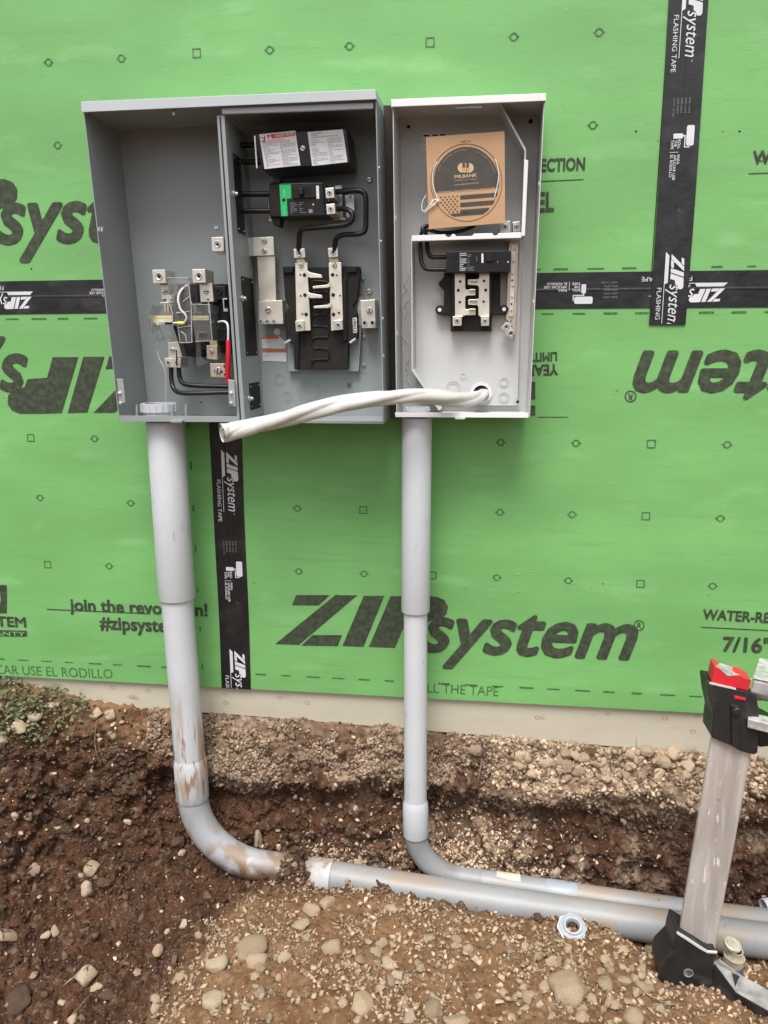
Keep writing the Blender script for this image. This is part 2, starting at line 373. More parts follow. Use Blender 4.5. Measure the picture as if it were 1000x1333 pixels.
def wtexts(parent, items, ink='ink'):
    for it in items:
        mb = MB(); t, p0, p1, h = it[:4]; k = it[4] if len(it) > 4 else {}
        k.setdefault('bold', .042); ptext(mb, t, p0, p1, h, WY, **k); fixn(mb); mb.build('printed_text', M[ink], parent)
wtexts(sLR, [('WATER-RESISTIVE BARRIER', (915, 806), (1135, 818), 12.5), ('7/16"', (941, 847.5), (1001, 850), 18),
             ('YEAR', (726, 474), (686, 476), 13.5), ('LIMITED', (725, 458.5), (679, 460), 11)])
wtexts(sUL, [('PROTECTION', (664, 224.5), (761, 221), 15.5), ('PANEL', (655, 278), (720.5, 274.5), 24)])
wtexts(sUR, [('WATER-RESISTIVE BARRIER', (980, 213.5), (1250, 203), 16.5)])
wtexts(sLL, [('join the revolution!', (92, 794.5), (270, 802), 15, dict(bold=.04)), ('#zipsystem', (131, 818.5), (234, 823.5), 16, dict(bold=.04)),
             ('SYSTEM', (-34, 813.5), (34, 816.5), 12, dict(bold=.04))])
wtexts(sLL, [('APLICAR USE EL RODILLO', (-36, 876), (147, 883.5), 11.5, dict(bold=-.012))], 'ink_faint')
wtexts(sLR, [('ROLL THE TAPE', (533, 900), (649, 906.5), 12, dict(bold=-.012))], 'ink_faint')
def wpoly(parent, polys, name='printed_mark', ink='ink'):
    mb = MB()
    for q in polys: pquad(mb, q, WY)
    fixn(mb); return mb.build(name, M[ink], parent)
def wline(x0, y0, x1, y1, t=1.4): return [(x0, y0-t/2), (x1, y1-t/2), (x1, y1+t/2), (x0, y0+t/2)]
wpoly(sLL, [wline(61, 793.2, 195, 799), [(-70, 819), (35, 821), (35, 829), (-70, 827)]], 'printed_rule')
wpoly(sLR, [wline(913, 816.5, 1140, 828)], 'printed_rule'); wpoly(sUL, [wline(650, 238.5, 760, 233.5)], 'printed_rule'); wpoly(sUR, [wline(975, 226, 1250, 216)], 'printed_rule')
wpoly(sLR, [[(690, 497), (697, 497), (697, 520), (690, 520)], [(690, 528), (697, 528), (697, 541), (690, 541)], wline(700, 543, 740, 543, 1)], 'printed_mark')
# warranty emblem: dark block with a pale oval opening
mb = MB(); out = [(-50, 759), (6, 761), (11, 799), (-50, 797)]; 
for a, b in zip(range(24), range(1, 25)):
    def oc(k):
        t = 2*math.pi*k/24; return (-10+11*math.cos(t), 780+14*math.sin(t))
    def ob(k):
        t = 2*math.pi*k/24; c, s_ = math.cos(t), math.sin(t); q = min(19/max(abs(c), 1e-6), 18.5/max(abs(s_), 1e-6)); return (-10+c*q, 780+s_*q)
    pquad(mb, [ob(a), ob(b), oc(b), oc(a)], WY)
fixn(mb); mb.build('printed_emblem', M['ink'], sLL)
wlite = [('WARRANTY', (-50, 826.2), (33, 828), 5)]
mb = MB(); ptext(mb, *wlite[0], WY-.0012, bold=.02); fixn(mb); mb.build('printed_text', M['green'], sLL)
# registered marks
def rmark(parent, cx, cy, r, flip=False):
    mb = MB(); n = 24
    for k in range(n):
        a, b = 2*math.pi*k/n, 2*math.pi*(k+1)/n
        pquad(mb, [(cx+r*math.cos(a), cy+r*math.sin(a)), (cx+r*math.cos(b), cy+r*math.sin(b)), (cx+.78*r*math.cos(b), cy+.78*r*math.sin(b)), (cx+.78*r*math.cos(a), cy+.78*r*math.sin(a))], WY)
    s = -1 if flip else 1
    ptext(mb, 'R', (cx-.35*r*s, cy+.45*r*s), (cx+.4*r*s, cy+.48*r*s), r*.95, WY, bold=.02); fixn(mb); mb.build('registered_mark', M['ink'], parent)
rmark(sLR, 832, 814.5, 7.2); rmark(sLR, 821, 516, 7.8, True)
# nailing marks (little circles and squares) and edge dashes, in the wall's own plane
circ = [(63, 81), (158, 76), (351, 65), (455, 60), (669, 48), (780, 42), (75, 189), (772, 163), (123, 571), (652, 576), (750, 577), (947, 579), (387, 662), (651, 667), (745, 670), (938, 675), (142, 737), (389, 744), (474, 747), (647, 752), (740, 756), (928, 763), (992, 205), (170, 655), (52, 648)]
squa = [(256, 69), (560, 55), (40, 570), (848, 578), (473, 664), (841, 672), (62, 735), (563, 749), (834, 760)]
def nailmarks(parent, test):
    mb = MB()
    for x, y in circ:
        c = P(x, y, WY)
        if not test(c): continue
        n = 20; r = .0105
        for k in range(n):
            a, b = 2*math.pi*k/n, 2*math.pi*(k+1)/n
            mb.face([c+V(math.cos(a), 0, math.sin(a))*r, c+V(math.cos(b), 0, math.sin(b))*r, c+V(math.cos(b), 0, math.sin(b))*r*.64, c+V(math.cos(a), 0, math.sin(a))*r*.64])
        for s in (-1, 1): mb.face([c+V(s*r*1.0, 0, .002), c+V(s*r*1.35, 0, .002), c+V(s*r*1.35, 0, -.002), c+V(s*r, 0, -.002)])
    for x, y in squa:
        c = P(x, y, WY)
        if not test(c): continue
        r = .012; t = .0032
        for (x0, z0, x1, z1) in ((-r, r-t, r, r), (-r, -r, r, -r+t), (-r, -r+t, -r+t, r-t), (r-t, -r+t, r, r-t)):
            mb.face([c+V(x0, 0, z0), c+V(x1, 0, z0), c+V(x1, 0, z1), c+V(x0, 0, z1)])
    fixn(mb); mb.build('fastener_marks', M['ink_faint'], parent)
nailmarks(sLL, lambda c: c.x < -.05 and c.z < SEAM); nailmarks(sLR, lambda c: c.x >= -.05 and c.z < SEAM); nailmarks(sUL, lambda c: c.x < 1.2 and c.z >= SEAM); nailmarks(sUR, lambda c: c.x >= 1.2 and c.z >= SEAM)
def dashes(parent, x0, x1, z, step, ln=.04, vert=False):
    mb = MB(); x = x0
    while x < x1:
        h = .0018+.0012*random.random(); l = ln*(.7+.5*random.random())
        if vert: mb.face([V(z-h, WY, x), V(z+h, WY, x), V(z+h, WY, x+l), V(z-h, WY, x+l)])
        else: mb.face([V(x, WY, z-h), V(x+l, WY, z-h), V(x+l, WY, z+h), V(x, WY, z+h)])
        x += step
    fixn(mb); mb.build('edge_dashes', M['ink_faint'], parent)
dashes(sLL, -1.0, -.13, .062, .083); dashes(sLR, .06, 1.7, .054, .083); dashes(sLL, -1.0, -.12, 1.158, .083); dashes(sLR, .0, 2.0, 1.16, .083, .035)
dashes(sUL, .85, 1.14, 1.277, .09, .05); dashes(sUR, 1.26, 2.0, 1.277, .09, .03); dashes(sLR, .06, .85, .016, .11, .022, True); dashes(sLL, .06, .85, -.115, .13, .022, True)
# nails and screws driven into the sheets
for (x, y, q) in [(75, 203, 'nail'), (92, 429, 'nail'), (113, 517, 'nail'), (7, 517, 'nail'), (857, 183, 'brass'), (941, 171, 'brass'), (963, 171, 'hole'), (803, 509, 'brass'), (798, 514, 'nail'),
                  (828, 171, 'hole'), (785, 760, 'brass'), (675, 748, 'nail'), (692, 749, 'nail'), (675, 771, 'nail'), (770, 766, 'nail'), (606, 766, 'nail'), (574, 747, 'nail'), (923, 774, 'nail'), (41, 350, 'hole'), (265, 757, 'brass'), (199, 756, 'nail'), (331, 759, 'brass')]:
    c = P(x, y, 0); par = (sLL if c.x < -.05 else sLR) if c.z < SEAM else (sUL if c.x < 1.198 else sUR)
    mb = MB(); mb.lathe(c+V(0, .002, 0), (0, -1, 0), [(.0034, 0), (.0034, .0015), (.0024, .0024), (.001, .002)], 12); mb.build('nail_head', M[q], par, True)
for (x, y) in [(147, 895), (193, 899), (294, 915), (700, 934), (866, 935), (902, 952), (400, 915)]:
    c = P(x, y, .014); mb = MB(); n = 14
    for k in range(n):
        a = 2*math.pi*k/n; b = 2*math.pi*(k+1)/n; r0 = .006; r1 = .0085
        mb.face([c+V(r1*math.cos(a), -.0006, r1*.8*math.sin(a)), c+V(r1*math.cos(b), -.0006, r1*.8*math.sin(b)), c+V(r0*math.cos(b), -.0006, r0*.8*math.sin(b)), c+V(r0*math.cos(a), -.0006, r0*.8*math.sin(a))])
    fixn(mb); mb.build('wood_knot', M['osb_edge'], wall)

# ------------------------------------------------------------------ flashing tape
def tape(label, A, d, up, length, width, Y, prints):
    """A: point at the reading-direction start on the lower edge, d: reading direction, up: across"""
    A = V(A.x, Y, A.z); d = d.normalized(); up = up.normalized(); mb = MB(); n = 40
    # two ridges of the covered joint along the middle are modelled as a slight crown
    cs = [(0, 0), (.0, .0011), (.44, .0012), (.47, .002), (.5, .0021), (.53, .0013), (1, .0011), (1, 0)]
    b = mb.bm; rows = []
    for i in range(n+1):
        t = i/n; wob = .0012*math.sin(9*t+1)
        rows.append([b.verts.new(A+d*(length*t)+up*(width*c+wob)+V(0, -h, 0)) for c, h in cs])
    for p, q in zip(rows, rows[1:]):
        for i in range(len(cs)-1): b.faces.new((p[i], p[i+1], q[i+1], q[i]))
    b.faces.new(rows[0]); b.faces.new(rows[-1][::-1]); bmesh.ops.recalc_face_normals(b, faces=b.faces)
    o = mb.build('flashing_tape', M['tape'], label=label, cat='tape')
    Yt = V(0, -.0026, 0)
    for a0 in prints:
        def pt(a, c): return A+d*a+up*(c*width/.095)+Yt
        def clip(a): return min(max(a0+a, .004), length-.004)-a0
        def vis(a, b): return a0+a > 0 and a0+b < length
        def quad(mb, q):
            mb.face([pt(a0+clip(a), c) for a, c in q])
        mb = MB()
        quad(mb, [(0, .031), (.084, .031), (.079, .0405), (.010, .0405)]); quad(mb, [(.084, .031), (.19, .031), (.19, .0326), (.083, .0326)])
        A2 = pt(a0+.006, .046)
        if a0 > -.01 and a0+.19 < length: logo(mb, A2, d*.183, up*.183*1.2, .012)
        else:                                          # cut off by the end of the tape: keep only what is on it
            m2 = MB(); logo(m2, A2, d*.183, up*.183*1.2, .012)
            for f in m2.bm.faces:
                vs = [v.co.copy() for v in f.verts]
                if all(0 < (v-A).dot(d) < length for v in vs): mb.face(vs)
            m2.bm.free()
        if mb.bm.faces: fixn(mb); mb.build('printed_logo', M['tapewhite'], o)
        def txt(t, a, b, c, h, mt='tapewhite', bold=.0):
            m2 = MB(); text_on(m2, t, pt(a0+a, c), d*(b-a), up*h, bold=bold); mb = MB()
            for f in m2.bm.faces:
                vs = [v.co.copy() for v in f.verts]
                if all(.002 < (v-A).dot(d) < length-.002 for v in vs): mb.face(vs)
            m2.bm.free()
            if mb.bm.faces: fixn(mb); mb.build('printed_text', M[mt], o)
            else: mb.bm.free()
        txt('FLASHING TAPE', .092, .222, .014, .0115, bold=.008)
        txt('TM', .194, .2, .062, .003)
        for k, t in enumerate(['ESR-1473', 'ESR-1474', 'ESR-2227', 'ESR-3373', 'CCMC 13-1505']): txt(t, .283, .318 if k < 4 else .326, .063-.0095*k, .0042, 'tapegrey')
        if a0+.35 > 0 and a0+.41 < length:
            mb = MB(); quad(mb, [(.35, .063), (.392, .063), (.396, .066), (.396, .079), (.392, .082), (.35, .082), (.347, .079), (.347, .066)])
            quad(mb, [(.366, .031), (.378, .031), (.378, .054), (.366, .054)]); quad(mb, [(.370, .054), (.3735, .054), (.3735, .061), (.370, .061)]); quad(mb, [(.3735, .0585), (.400, .0585), (.400, .061), (.3735, .061)]); quad(mb, [(.3975, .061), (.4, .061), (.4, .073), (.3975, .073)])
            quad(mb, [(.410, .024), (.4112, .024), (.4112, .046), (.410, .046)])
            fixn(mb); mb.build('printed_roller_symbol', M['tapewhite'], o)
        for k, t in enumerate(['ROLL', 'THE', 'TAPE']): txt(t, .381, .381+(.022, .0165, .0225)[k], .043-.0085*k, .0064, bold=.02)
        for k, t in enumerate(['PARA', 'APLICAR USE', 'EL RODILLO']): txt(t, .417, .417+(.023, .061, .054)[k], .043-.0085*k, .0064, bold=.02)
    return o
# horizontal joint tape, printed upside down (reads to the left)
hr = P(949, 350, 0)
h0 = V(2.35, 0, SEAM+.0475); per = .655
s0 = h0.x-hr.x
tape('black flashing tape running level across the green wall behind both boxes', h0, V(-1, 0, 0), V(0, 0, -1), 4.6, .095, -.0004, [s0+k*per for k in (-1, 0, 1, 2, 3, 4)])
# upper upright tape: bottom end at the crossing
a = P(845, 423, 0); b_ = P(871, 0, 0)
dn = (a-b_); dn.y = 0; L1 = 1.4; st = V(a.x, 0, a.z) - dn.normalized()*L1
s1 = (P(860, 328, 0)-st).dot(dn.normalized())
tape('black flashing tape running down from the top right and lapped over the level tape', st, dn, V(1, 0, -.0), L1, .095, -.0030, [s1-.655, s1])
a = P(289, 895.5, 0); b_ = P(271, 500, 0); dn = a-b_; dn.y = 0; L2 = dn.length; s2 = (P(277, 585, 0)-V(b_.x, 0, b_.z)).dot(dn.normalized())
tape('short black flashing tape running down under the wide box to the beige board', V(b_.x, 0, b_.z), dn, V(1, 0, 0), L2, .097, -.0004, [s2, s2+.636])

# ------------------------------------------------------------------ shared hardware
def one(name, mt, parent, px, Yf, Yb, bevel=.0006, **k):
    mb = MB(); mb.pp(px, Yf, Yb); return mb.build(name, M[mt], parent, bevel=bevel, **k)
def rect(x0, y0, x1, y1): return [(x0, y0), (x1, y0), (x1, y1), (x0, y1)]
def lin(X, Y, ox, oy, s): return (ox+X*s, oy+Y*s)
def zm(ox, oy, s): return lambda *pts: [(ox+x*s, oy+y*s) for x, y in pts]
def flat(name, mt, parent, polys, Y):
    mb = MB()
    for q in polys: pquad(mb, q, Y)
    fixn(mb); return mb.build(name, M[mt], parent)
def screw(parent, x, y, Y, r=.006, mt='zinc', h=.005, name='screw', axis=(0, -1, 0)):
    c = P(x, y, Y); mb = MB(); a = Vector(axis)
    mb.lathe(c, a, [(r, 0), (r, h*.5), (r*.8, h), (r*.3, h*1.05)], 14)
    o = mb.build(name, M[mt], parent, True)
    mb = MB(); u = a.orthogonal(); u.rotate(Matrix.Rotation(random.random()*3, 3, a)); v = a.cross(u); f = c+a*(h*1.08)
    mb.face([f+u*r*.55+v*r*.12, f-u*r*.55+v*r*.12, f-u*r*.55-v*r*.12, f+u*r*.55-v*r*.12]); mb.build('slot', M['hole'], o)
    return o
def lugface(parent, q, Yf, Yb, mt='alu', hole=True, name='lug'):
    o = one(name, mt, parent, q, Yf, Yb, .001)
    if hole:
        cx = sum(p[0] for p in q)/len(q); cy = sum(p[1] for p in q)/len(q); w_ = max(p[0] for p in q)-min(p[0] for p in q)
        r = w_*.30*.002; c = P(cx, cy, Yf); mb = MB()
        mb.lathe(c+V(0, .001, 0), (0, -1, 0), [(r, 0), (r, .0022), (r*.8, .0026), (r*.62, .0012), (r*.05, .0012)], 18); s = mb.build('set_screw', M['zinc'], o, True)
        mb = MB(); mb.cyl(c+V(0, -.0004, 0), (0, -1, 0), r*.42, .0012, 6); mb.build('hex_socket', M['hole'], s)
    return o
def wire(name, mt, parent, pts, r, sm=6, seg=10, **k):
    mb = MB(); mb.tube([P(x, y, Y) for x, y, Y in pts], r, seg, sm); return mb.build(name, M[mt], parent, True, **k)
def disc(name, mt, parent, x, y, Y, r, seg=24, h=.0006):
    mb = MB(); mb.cyl(P(x, y, Y), (0, -1, 0), r, h, seg); return mb.build(name, M[mt], parent)
def annulus(name, mt, parent, x, y, Y, r0, r1, seg=28, h=.0008):
    c = P(x, y, Y); mb = MB(); mb.lathe(c, (0, -1, 0), [(r0, 0), (r1, 0), (r1, h), (r0, h), (r0, 0)], seg, False); return mb.build(name, M[mt], parent)
def finelines(parent, q, Y, rows, mt='greytext', fill=.5, cols=1):
    """rows of illegibly small print inside quad q (tl, tr, br, bl)"""
    tl, tr, br, bl = [Vector((*p, 0)) for p in q]; mb = MB()
    for i in range(rows):
        for cidx in range(cols):
            x = cidx/cols + .02; xe = (cidx+1)/cols - .03
            while x < xe:
                wd = min(.02+.06*random.random(), xe-x)
                v0 = (i+.2)/rows; v1 = (i+.2+fill)/rows
                g = lambda u, v: (tl*(1-u)+tr*u)*(1-v)+(bl*(1-u)+br*u)*v
                pts = [g(x, v0), g(x+wd, v0), g(x+wd, v1), g(x, v1)]
                pquad(mb, [(p.x, p.y) for p in pts], Y); x += wd+.015
                if random.random() < .12: break
    fixn(mb); return mb.build('fine_print', M[mt], parent)

# ------------------------------------------------------------------ wide electrical cabinet
b0 = P(325, 549, -.1)
cab = thing('meter_cabinet', 'wide dark grey open electrical cabinet with two bays, left of the narrower box', 'electrical cabinet', b0)
YF, YB = -.2, -.006
TL, TR, BL, BR = P(108, 143, YF), P(490, 126, YF), P(155, 549, YF), P(500, 551, YF)
t = .0026; dpt = V(0, YB-YF, 0)
mb = MB()
mb.prism([TL, TL+V(t, 0, 0), BL+V(t, 0, 0), BL], dpt)
mb.prism([TR-V(t, 0, 0), TR, BR, BR-V(t, 0, 0)], dpt)
mb.prism([BL+V(t, .002, 0), BR+V(-t, .002, 0), BR+V(-t, .002, t), BL+V(t, .002, t)], dpt-V(0, .004, 0))
bk = V(0, YB-YF-.003, 0)
mb.prism([TL+bk+V(t, 0, .012), TR+bk+V(-t, 0, .012), BR+bk+V(-t, 0, t), BL+bk+V(t, 0, t)], (0, .002, 0))
mb.prism([TL+V(t, .002, -.001), TR+V(-t, .002, -.001), TR+V(-t, .002, .002), TL+V(t, .002, .002)], dpt-V(0, .006, 0))
mb.build('housing', M['grey'], cab, bevel=.0006)
# hood: front lip, sloping roof, side returns
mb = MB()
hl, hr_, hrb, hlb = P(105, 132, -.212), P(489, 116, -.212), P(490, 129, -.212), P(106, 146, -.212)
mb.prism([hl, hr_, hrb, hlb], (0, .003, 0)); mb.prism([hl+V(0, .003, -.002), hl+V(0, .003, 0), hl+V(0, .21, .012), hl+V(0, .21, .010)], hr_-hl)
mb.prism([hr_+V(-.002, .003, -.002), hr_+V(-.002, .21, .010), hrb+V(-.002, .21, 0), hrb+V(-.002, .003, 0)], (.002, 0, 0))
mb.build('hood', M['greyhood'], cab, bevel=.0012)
one('bottom_lip', 'grey', cab, [(155.5, 541), (309, 542), (312, 549.5), (156, 549)], -.2025, -.2002, .0006)
one('bottom_lip', 'grey', cab, [(318, 546.5), (499, 548.5), (500, 552), (319, 550)], -.2025, -.2002, .0006)
one('latch_tab', 'zinc', cab, [(221, 547.3), (238, 547.3), (236, 550.5), (223, 550.5)], -.212, -.203)
one('hinge_rail', 'greyhood', cab, [(288, 140), (486, 133), (486, 141), (289, 148.5)], -.199, -.190, .002)
# divider between the bays
dA, dB = P(292, 150, -.196), P(319, 548, -.196)
mb = MB(); mb.prism([P(282, 150, -.196), dA, dB, P(309, 548, -.196)], (0, .186, 0)); div = mb.build('divider', M['grey'], cab, bevel=.0012)
mb = MB(); mb.pp([(285.6, 152), (287.4, 152), (314, 546), (312.2, 546)], -.1966, -.195); mb.build('seam', M['hole'], div)
def dv(tt, Y, dx=.0006): v = dA.lerp(dB, tt); return V(v.x+dx, Y, v.z)
for (t0, t1, y0, y1, mt) in [(.50, .775, -.148, -.04, 'blackmatte'), (.872, .968, -.14, -.04, 'hole'), (.10, .355, -.15, -.085, 'blackpaint')]:
    mb = MB(); mb.prism([dv(t0, y0), dv(t0, y1), dv(t1, y1), dv(t1, y0)], (.001, 0, 0)); op = mb.build('opening_cover', M[mt], div)
    for tt in (t0+.012, t1-.012):
        for yy in (y0+.01, y1-.01):
            mb = MB(); mb.lathe(dv(tt, yy, .0016), (1, 0, 0), [(.0018, 0), (.0014, .001)], 8); mb.build('rivet', M['zinc'], op)
for tt, yy in ((.235, -.165), (.577, -.155), (.925, -.15)):
    mb = MB(); mb.lathe(dv(tt, yy), (1, 0, 0), [(.0085, 0), (.0085, .004), (.005, .006), (.005, .012), (.003, .013)], 12); mb.build('bolt', M['zinc'], div, True)
for (x, y, Y, r) in [(132, 299, -.204, .008), (282.5, 297, -.20, .006), (204, 165, -.009, .005), (252, 164, -.009, .005), (261.5, 522, -.009, .004), (481, 379, -.012, .0075), (481, 234, -.012, .0075), (472.5, 363, -.009, .005), (474, 438.5, -.009, .005), (474, 475, -.009, .005), (465, 362, -.009, .004)]:
    screw(cab, x, y, Y, r, h=.006)
screw(cab, 454.5, 501, -.009, .006, 'brass')
for (x, y, d) in [(123, 149, .17), (138, 156, .1), (154, 163, .03)]:
    c = V(TL.x+t+.002, -.2+(.2-d) - .02, P(x, y, -d).z); mb = MB(); mb.lathe(c, (1, 0, 0), [(.006, 0), (.006, .004), (.003, .005)], 10); mb.build('bolt', M['zinc'], cab, True)
for k in (.2, .42, .66, .78, .9):
    e = TR.lerp(BR, k); mb = MB(); mb.lathe(V(e.x, -.185, e.z), (1, 0, 0), [(.005, 0), (.004, .003)], 10); mb.build('bolt', M['zinc'], cab, True)
mb = MB(); mb.lathe(P(226, 141, -.19), (0, 0, -1), [(.0045, 0), (.0045, .016), (.003, .017)], 10); mb.build('bolt', M['zinc'], cab, True)
# corner brackets
for q, s in (([(152, 493), (160, 493), (163, 524), (155, 526)], [(156, 512), (157, 525)]), ([(297, 494), (305, 495), (307, 529), (298, 528)], [(301, 512), (301, 525)])):
    br = one('corner_bracket', 'zinc', cab, q, -.207, -.2025)
    for x, y in s:
        mb = MB(); mb.lathe(P(x, y, -.207), (0, -1, 0), [(.005, 0), (.005, .004), (.003, .005)], 10); mb.build('bolt', M['zinc'], br, True)
for x in (177.6, 223.7, 241.7):
    one('floor_pin', 'zinc', cab, rect(x-1, 527, x+1, 541), -.17, -.165, .0004)
# conduit locknut on the cabinet floor (inside)
def locknut(parent, c, r, h):
    mb = MB(); mb.lathe(c, (0, 0, 1), [(r*.82, h*.2), (r*.82, 0), (r*1.0, 0), (r*1.0, h*.45), (r*1.1, h*.45), (r*1.1, h), (r*.86, h), (r*.86, h*.3)], 36, False)
    for k in range(18):
        a = 2*math.pi*k/18; d = V(math.cos(a), math.sin(a), 0); e = V(-d.y, d.x, 0)
        mb.prism([c+d*r*1.10+e*.004+V(0, 0, h*.45), c+d*r*1.10-e*.004+V(0, 0, h*.45), c+d*r*1.15-e*.003+V(0, 0, h*.45), c+d*r*1.15+e*.003+V(0, 0, h*.45)], (0, 0, h*.5))
    ln = mb.build('locknut', M['locknut'], parent, True)
    mb = MB(); mb.cyl(c+V(0, 0, h*.25), (0, 0, 1), r*.84, .001, 30); mb.build('conduit_mouth', M['hole'], ln)
C1X, C1Y = -.140, -.115
locknut(cab, V(P(208, 545, C1Y).x, C1Y, BL.z+.003), .045, .042)

# ---- left bay: meter socket
z = zm(190, 340, .12)
sock = one('socket_base', 'blackmatte', cab, z((330, 245), (865, 245), (895, 520), (905, 1000), (640, 985), (560, 1040), (400, 1030), (350, 880), (290, 700), (280, 480), (325, 450)), -.075, -.012, .002)
for q in ([(740, 270), (860, 270), (870, 420), (750, 420)], [(760, 740), (880, 720), (890, 860), (780, 880)], [(560, 880), (640, 880), (650, 960), (565, 960)]):
    one('socket_block', 'black', sock, z(*q), -.10, -.076, .002)
for q in ([(420, 370), (500, 365), (505, 440), (425, 440)], [(700, 560), (780, 560), (785, 640), (705, 640)], [(470, 900), (530, 900), (530, 960), (475, 960)], [(450, 440), (500, 440), (500, 480), (450, 480)]):
    one('socket_block', 'black', sock, z(*q), -.088, -.076, .001)
annulus('socket_collar', 'black', sock, *z((790, 330))[0], -.1005, .005, .009, h=.004)
one('latch_frame', 'zinc', sock, z((832, 405), (880, 400), (882, 412), (845, 418), (850, 515), (885, 512), (887, 545), (842, 545)), -.105, -.1, .0005)
lugface(cab, z((65, 92), (208, 90), (218, 238), (78, 242)), -.135, -.065)
lugface(cab, z((498, 86), (640, 84), (650, 233), (508, 238)), -.135, -.065)
lugface(cab, [(275, 309), (291, 308), (291.5, 327), (276, 327.5)], -.135, -.05)
for q, Yf, mt in (([(158, 248), (245, 246), (252, 408), (172, 412)], -.11, 'alu'), ([(218, 368), (298, 366), (300, 448), (226, 450)], -.115, 'alu'), ([(150, 445), (240, 440), (242, 456), (152, 460)], -.12, 'alu'),
                  ([(578, 244), (716, 240), (734, 438), (594, 444)], -.112, 'alu'), ([(670, 445), (682, 445), (690, 560), (678, 560)], -.118, 'zinc'), ([(235, 880), (348, 872), (392, 1038), (243, 1048)], -.11, 'alu'),
                  ([(655, 912), (772, 915), (775, 1068), (662, 1062)], -.108, 'copper'), ([(690, 868), (770, 862), (775, 914), (692, 914)], -.10, 'copper')):
    c_ = one('terminal_strap', mt, cab, z(*q), Yf, -.074, .0008)
for x, y, Yf in ((208, 335, -.11), (655, 330, -.112), (290, 965, -.11), (712, 985, -.108)): screw(cab, *z((x, y))[0], Yf, .0075, 'zinc', .004)
for x, y, Yf in ((205, 420, -.115), (275, 420, -.115), (675, 415, -.112)): disc('bolt_hole', 'hole', cab, *z((x, y))[0], Yf-.0002, .0028)
for x in (205, 238):
    mb = MB(); mb.tube([P(*z((x, 462))[0], -.118), P(*z((x+8, 560))[0], -.118)], .0042, 10, 1); mb.build('contact_jaw', M['copper'], cab, True)
lugface(cab, z((200, 1048), (378, 1052), (372, 1156), (210, 1150)), -.12, -.06, hole=False)
for x in (243, 335): annulus('lug_bore', 'zinc', cab, *z((x, 1100))[0], -.1205, .0035, .0058, h=.003); disc('bolt_hole', 'hole', cab, *z((x+2, 1102))[0], -.1208, .0036)
one('long_screw', 'hole', cab, z((322, 960), (334, 960), (340, 1130), (328, 1132)), -.124, -.1215, .0004)
lugface(cab, z((693, 1108), (852, 1110), (862, 1262), (704, 1255)), -.115, -.05, 'copper', False)
screw(cab, *z((785, 1185))[0], -.115, .010, 'zinc', .006)
for x, y in ((745, 1190), (825, 1200), (850, 1140), (855, 1230)): disc('bolt_hole', 'hole', cab, *z((x, y))[0], -.1155, .0028)
# clear plastic safety cover over the socket
mb = MB()
mb.pp(z((232, 180), (462, 178), (468, 238), (492, 500), (500, 880), (372, 885), (345, 700), (290, 690), (290, 560), (240, 420)), -.142, -.1395)
mb.pp(z((500, 470), (690, 470), (700, 640), (720, 862), (540, 872), (505, 640)), -.150, -.1475)
for q in ([(515, 455), (600, 450), (600, 462), (530, 468), (535, 552), (590, 556), (590, 566), (520, 562)], [(545, 765), (660, 765), (660, 776), (562, 778), (566, 858), (715, 855), (716, 866), (545, 872)], [(205, 765), (262, 765), (275, 860), (195, 868), (195, 858), (262, 852), (252, 776), (205, 776)]):
    mb.pp(z(*q), -.158, -.1505)
mb.pp(z((240, 180), (250, 180), (345, 700), (335, 700)), -.139, -.085); mb.pp(z((452, 180), (462, 180), (500, 880), (490, 880)), -.139, -.085)
mb.pp(z((690, 470), (700, 470), (722, 860), (712, 860)), -.147, -.085); mb.pp(z((100, 740), (150, 740), (190, 830), (150, 850)), -.135, -.132)
mb.pp(z((540, 880), (590, 880), (600, 1040), (690, 1100), (560, 1145), (545, 1110)), -.112, -.1105)
cv = mb.build('clear_cover', M['clear'], cab, bevel=.0006)
for q in ([(232, 180), (462, 178), (470, 300), (492, 500), (500, 880)], [(240, 420), (290, 560), (290, 690), (345, 700), (372, 885), (500, 880)], [(500, 470), (690, 470), (700, 640), (720, 862), (540, 872)], [(400, 440), (470, 380), (500, 470)], [(330, 560), (470, 545)], [(350, 720), (500, 700)], [(380, 760), (430, 800), (440, 880)]):
    mb = MB(); mb.tube([P(*z(p_)[0], -.1515 if p_[0] > 500 else -.144) for p_ in q], .0011, 6, 1); mb.build('cover_rim', M['milky'], cv, True)
mb = MB(); b = mb.bm; W = [(72, 478), (45, 560), (34, 650), (60, 760), (105, 862)]
mb.pp(z((68, 478), (78, 480), (52, 560), (44, 650), (70, 755), (122, 855), (96, 866), (50, 765), (28, 652), (38, 560)), -.15, -.09); mb.build('cover_wing', M['clear'], cv, bevel=.0005)
for q in ([(75, 592), (285, 590), (286, 662), (288, 690), (78, 694)], [(482, 592), (678, 592), (684, 640), (486, 642)]):
    lb = one('terminal_label', 'cream', cab, z(*q), -.131, -.124)
    x0, y0 = q[0]; x1 = q[1][0]
    flat('label_stripe', 'yellow', lb, [z((x0+5, y0+4), (x1-5, y0+4), (x1-5, y0+22), (x0+5, y0+24))], -.1316)
screw(cab, *z((95, 675))[0], -.131, .005); one('terminal_clip', 'zinc', cab, z((140, 655), (205, 655), (205, 690), (140, 690)), -.134, -.1315); one('terminal_clip', 'black', cab, z((205, 660), (300, 662), (300, 685), (205, 685)), -.133, -.1315)
mb = MB(); mb.tube([P(*z((345, 672))[0], -.147), P(*z((418, 672))[0], -.147)], .0046, 12, 1); mb.build('wire_ferrule', M['yellow'], cab, True)
mb = MB(); mb.tube([P(*z((300, 672))[0], -.147), P(*z((345, 672))[0], -.147)], .0034, 10, 1); mb.build('wire_crimp', M['zinc'], cab, True)
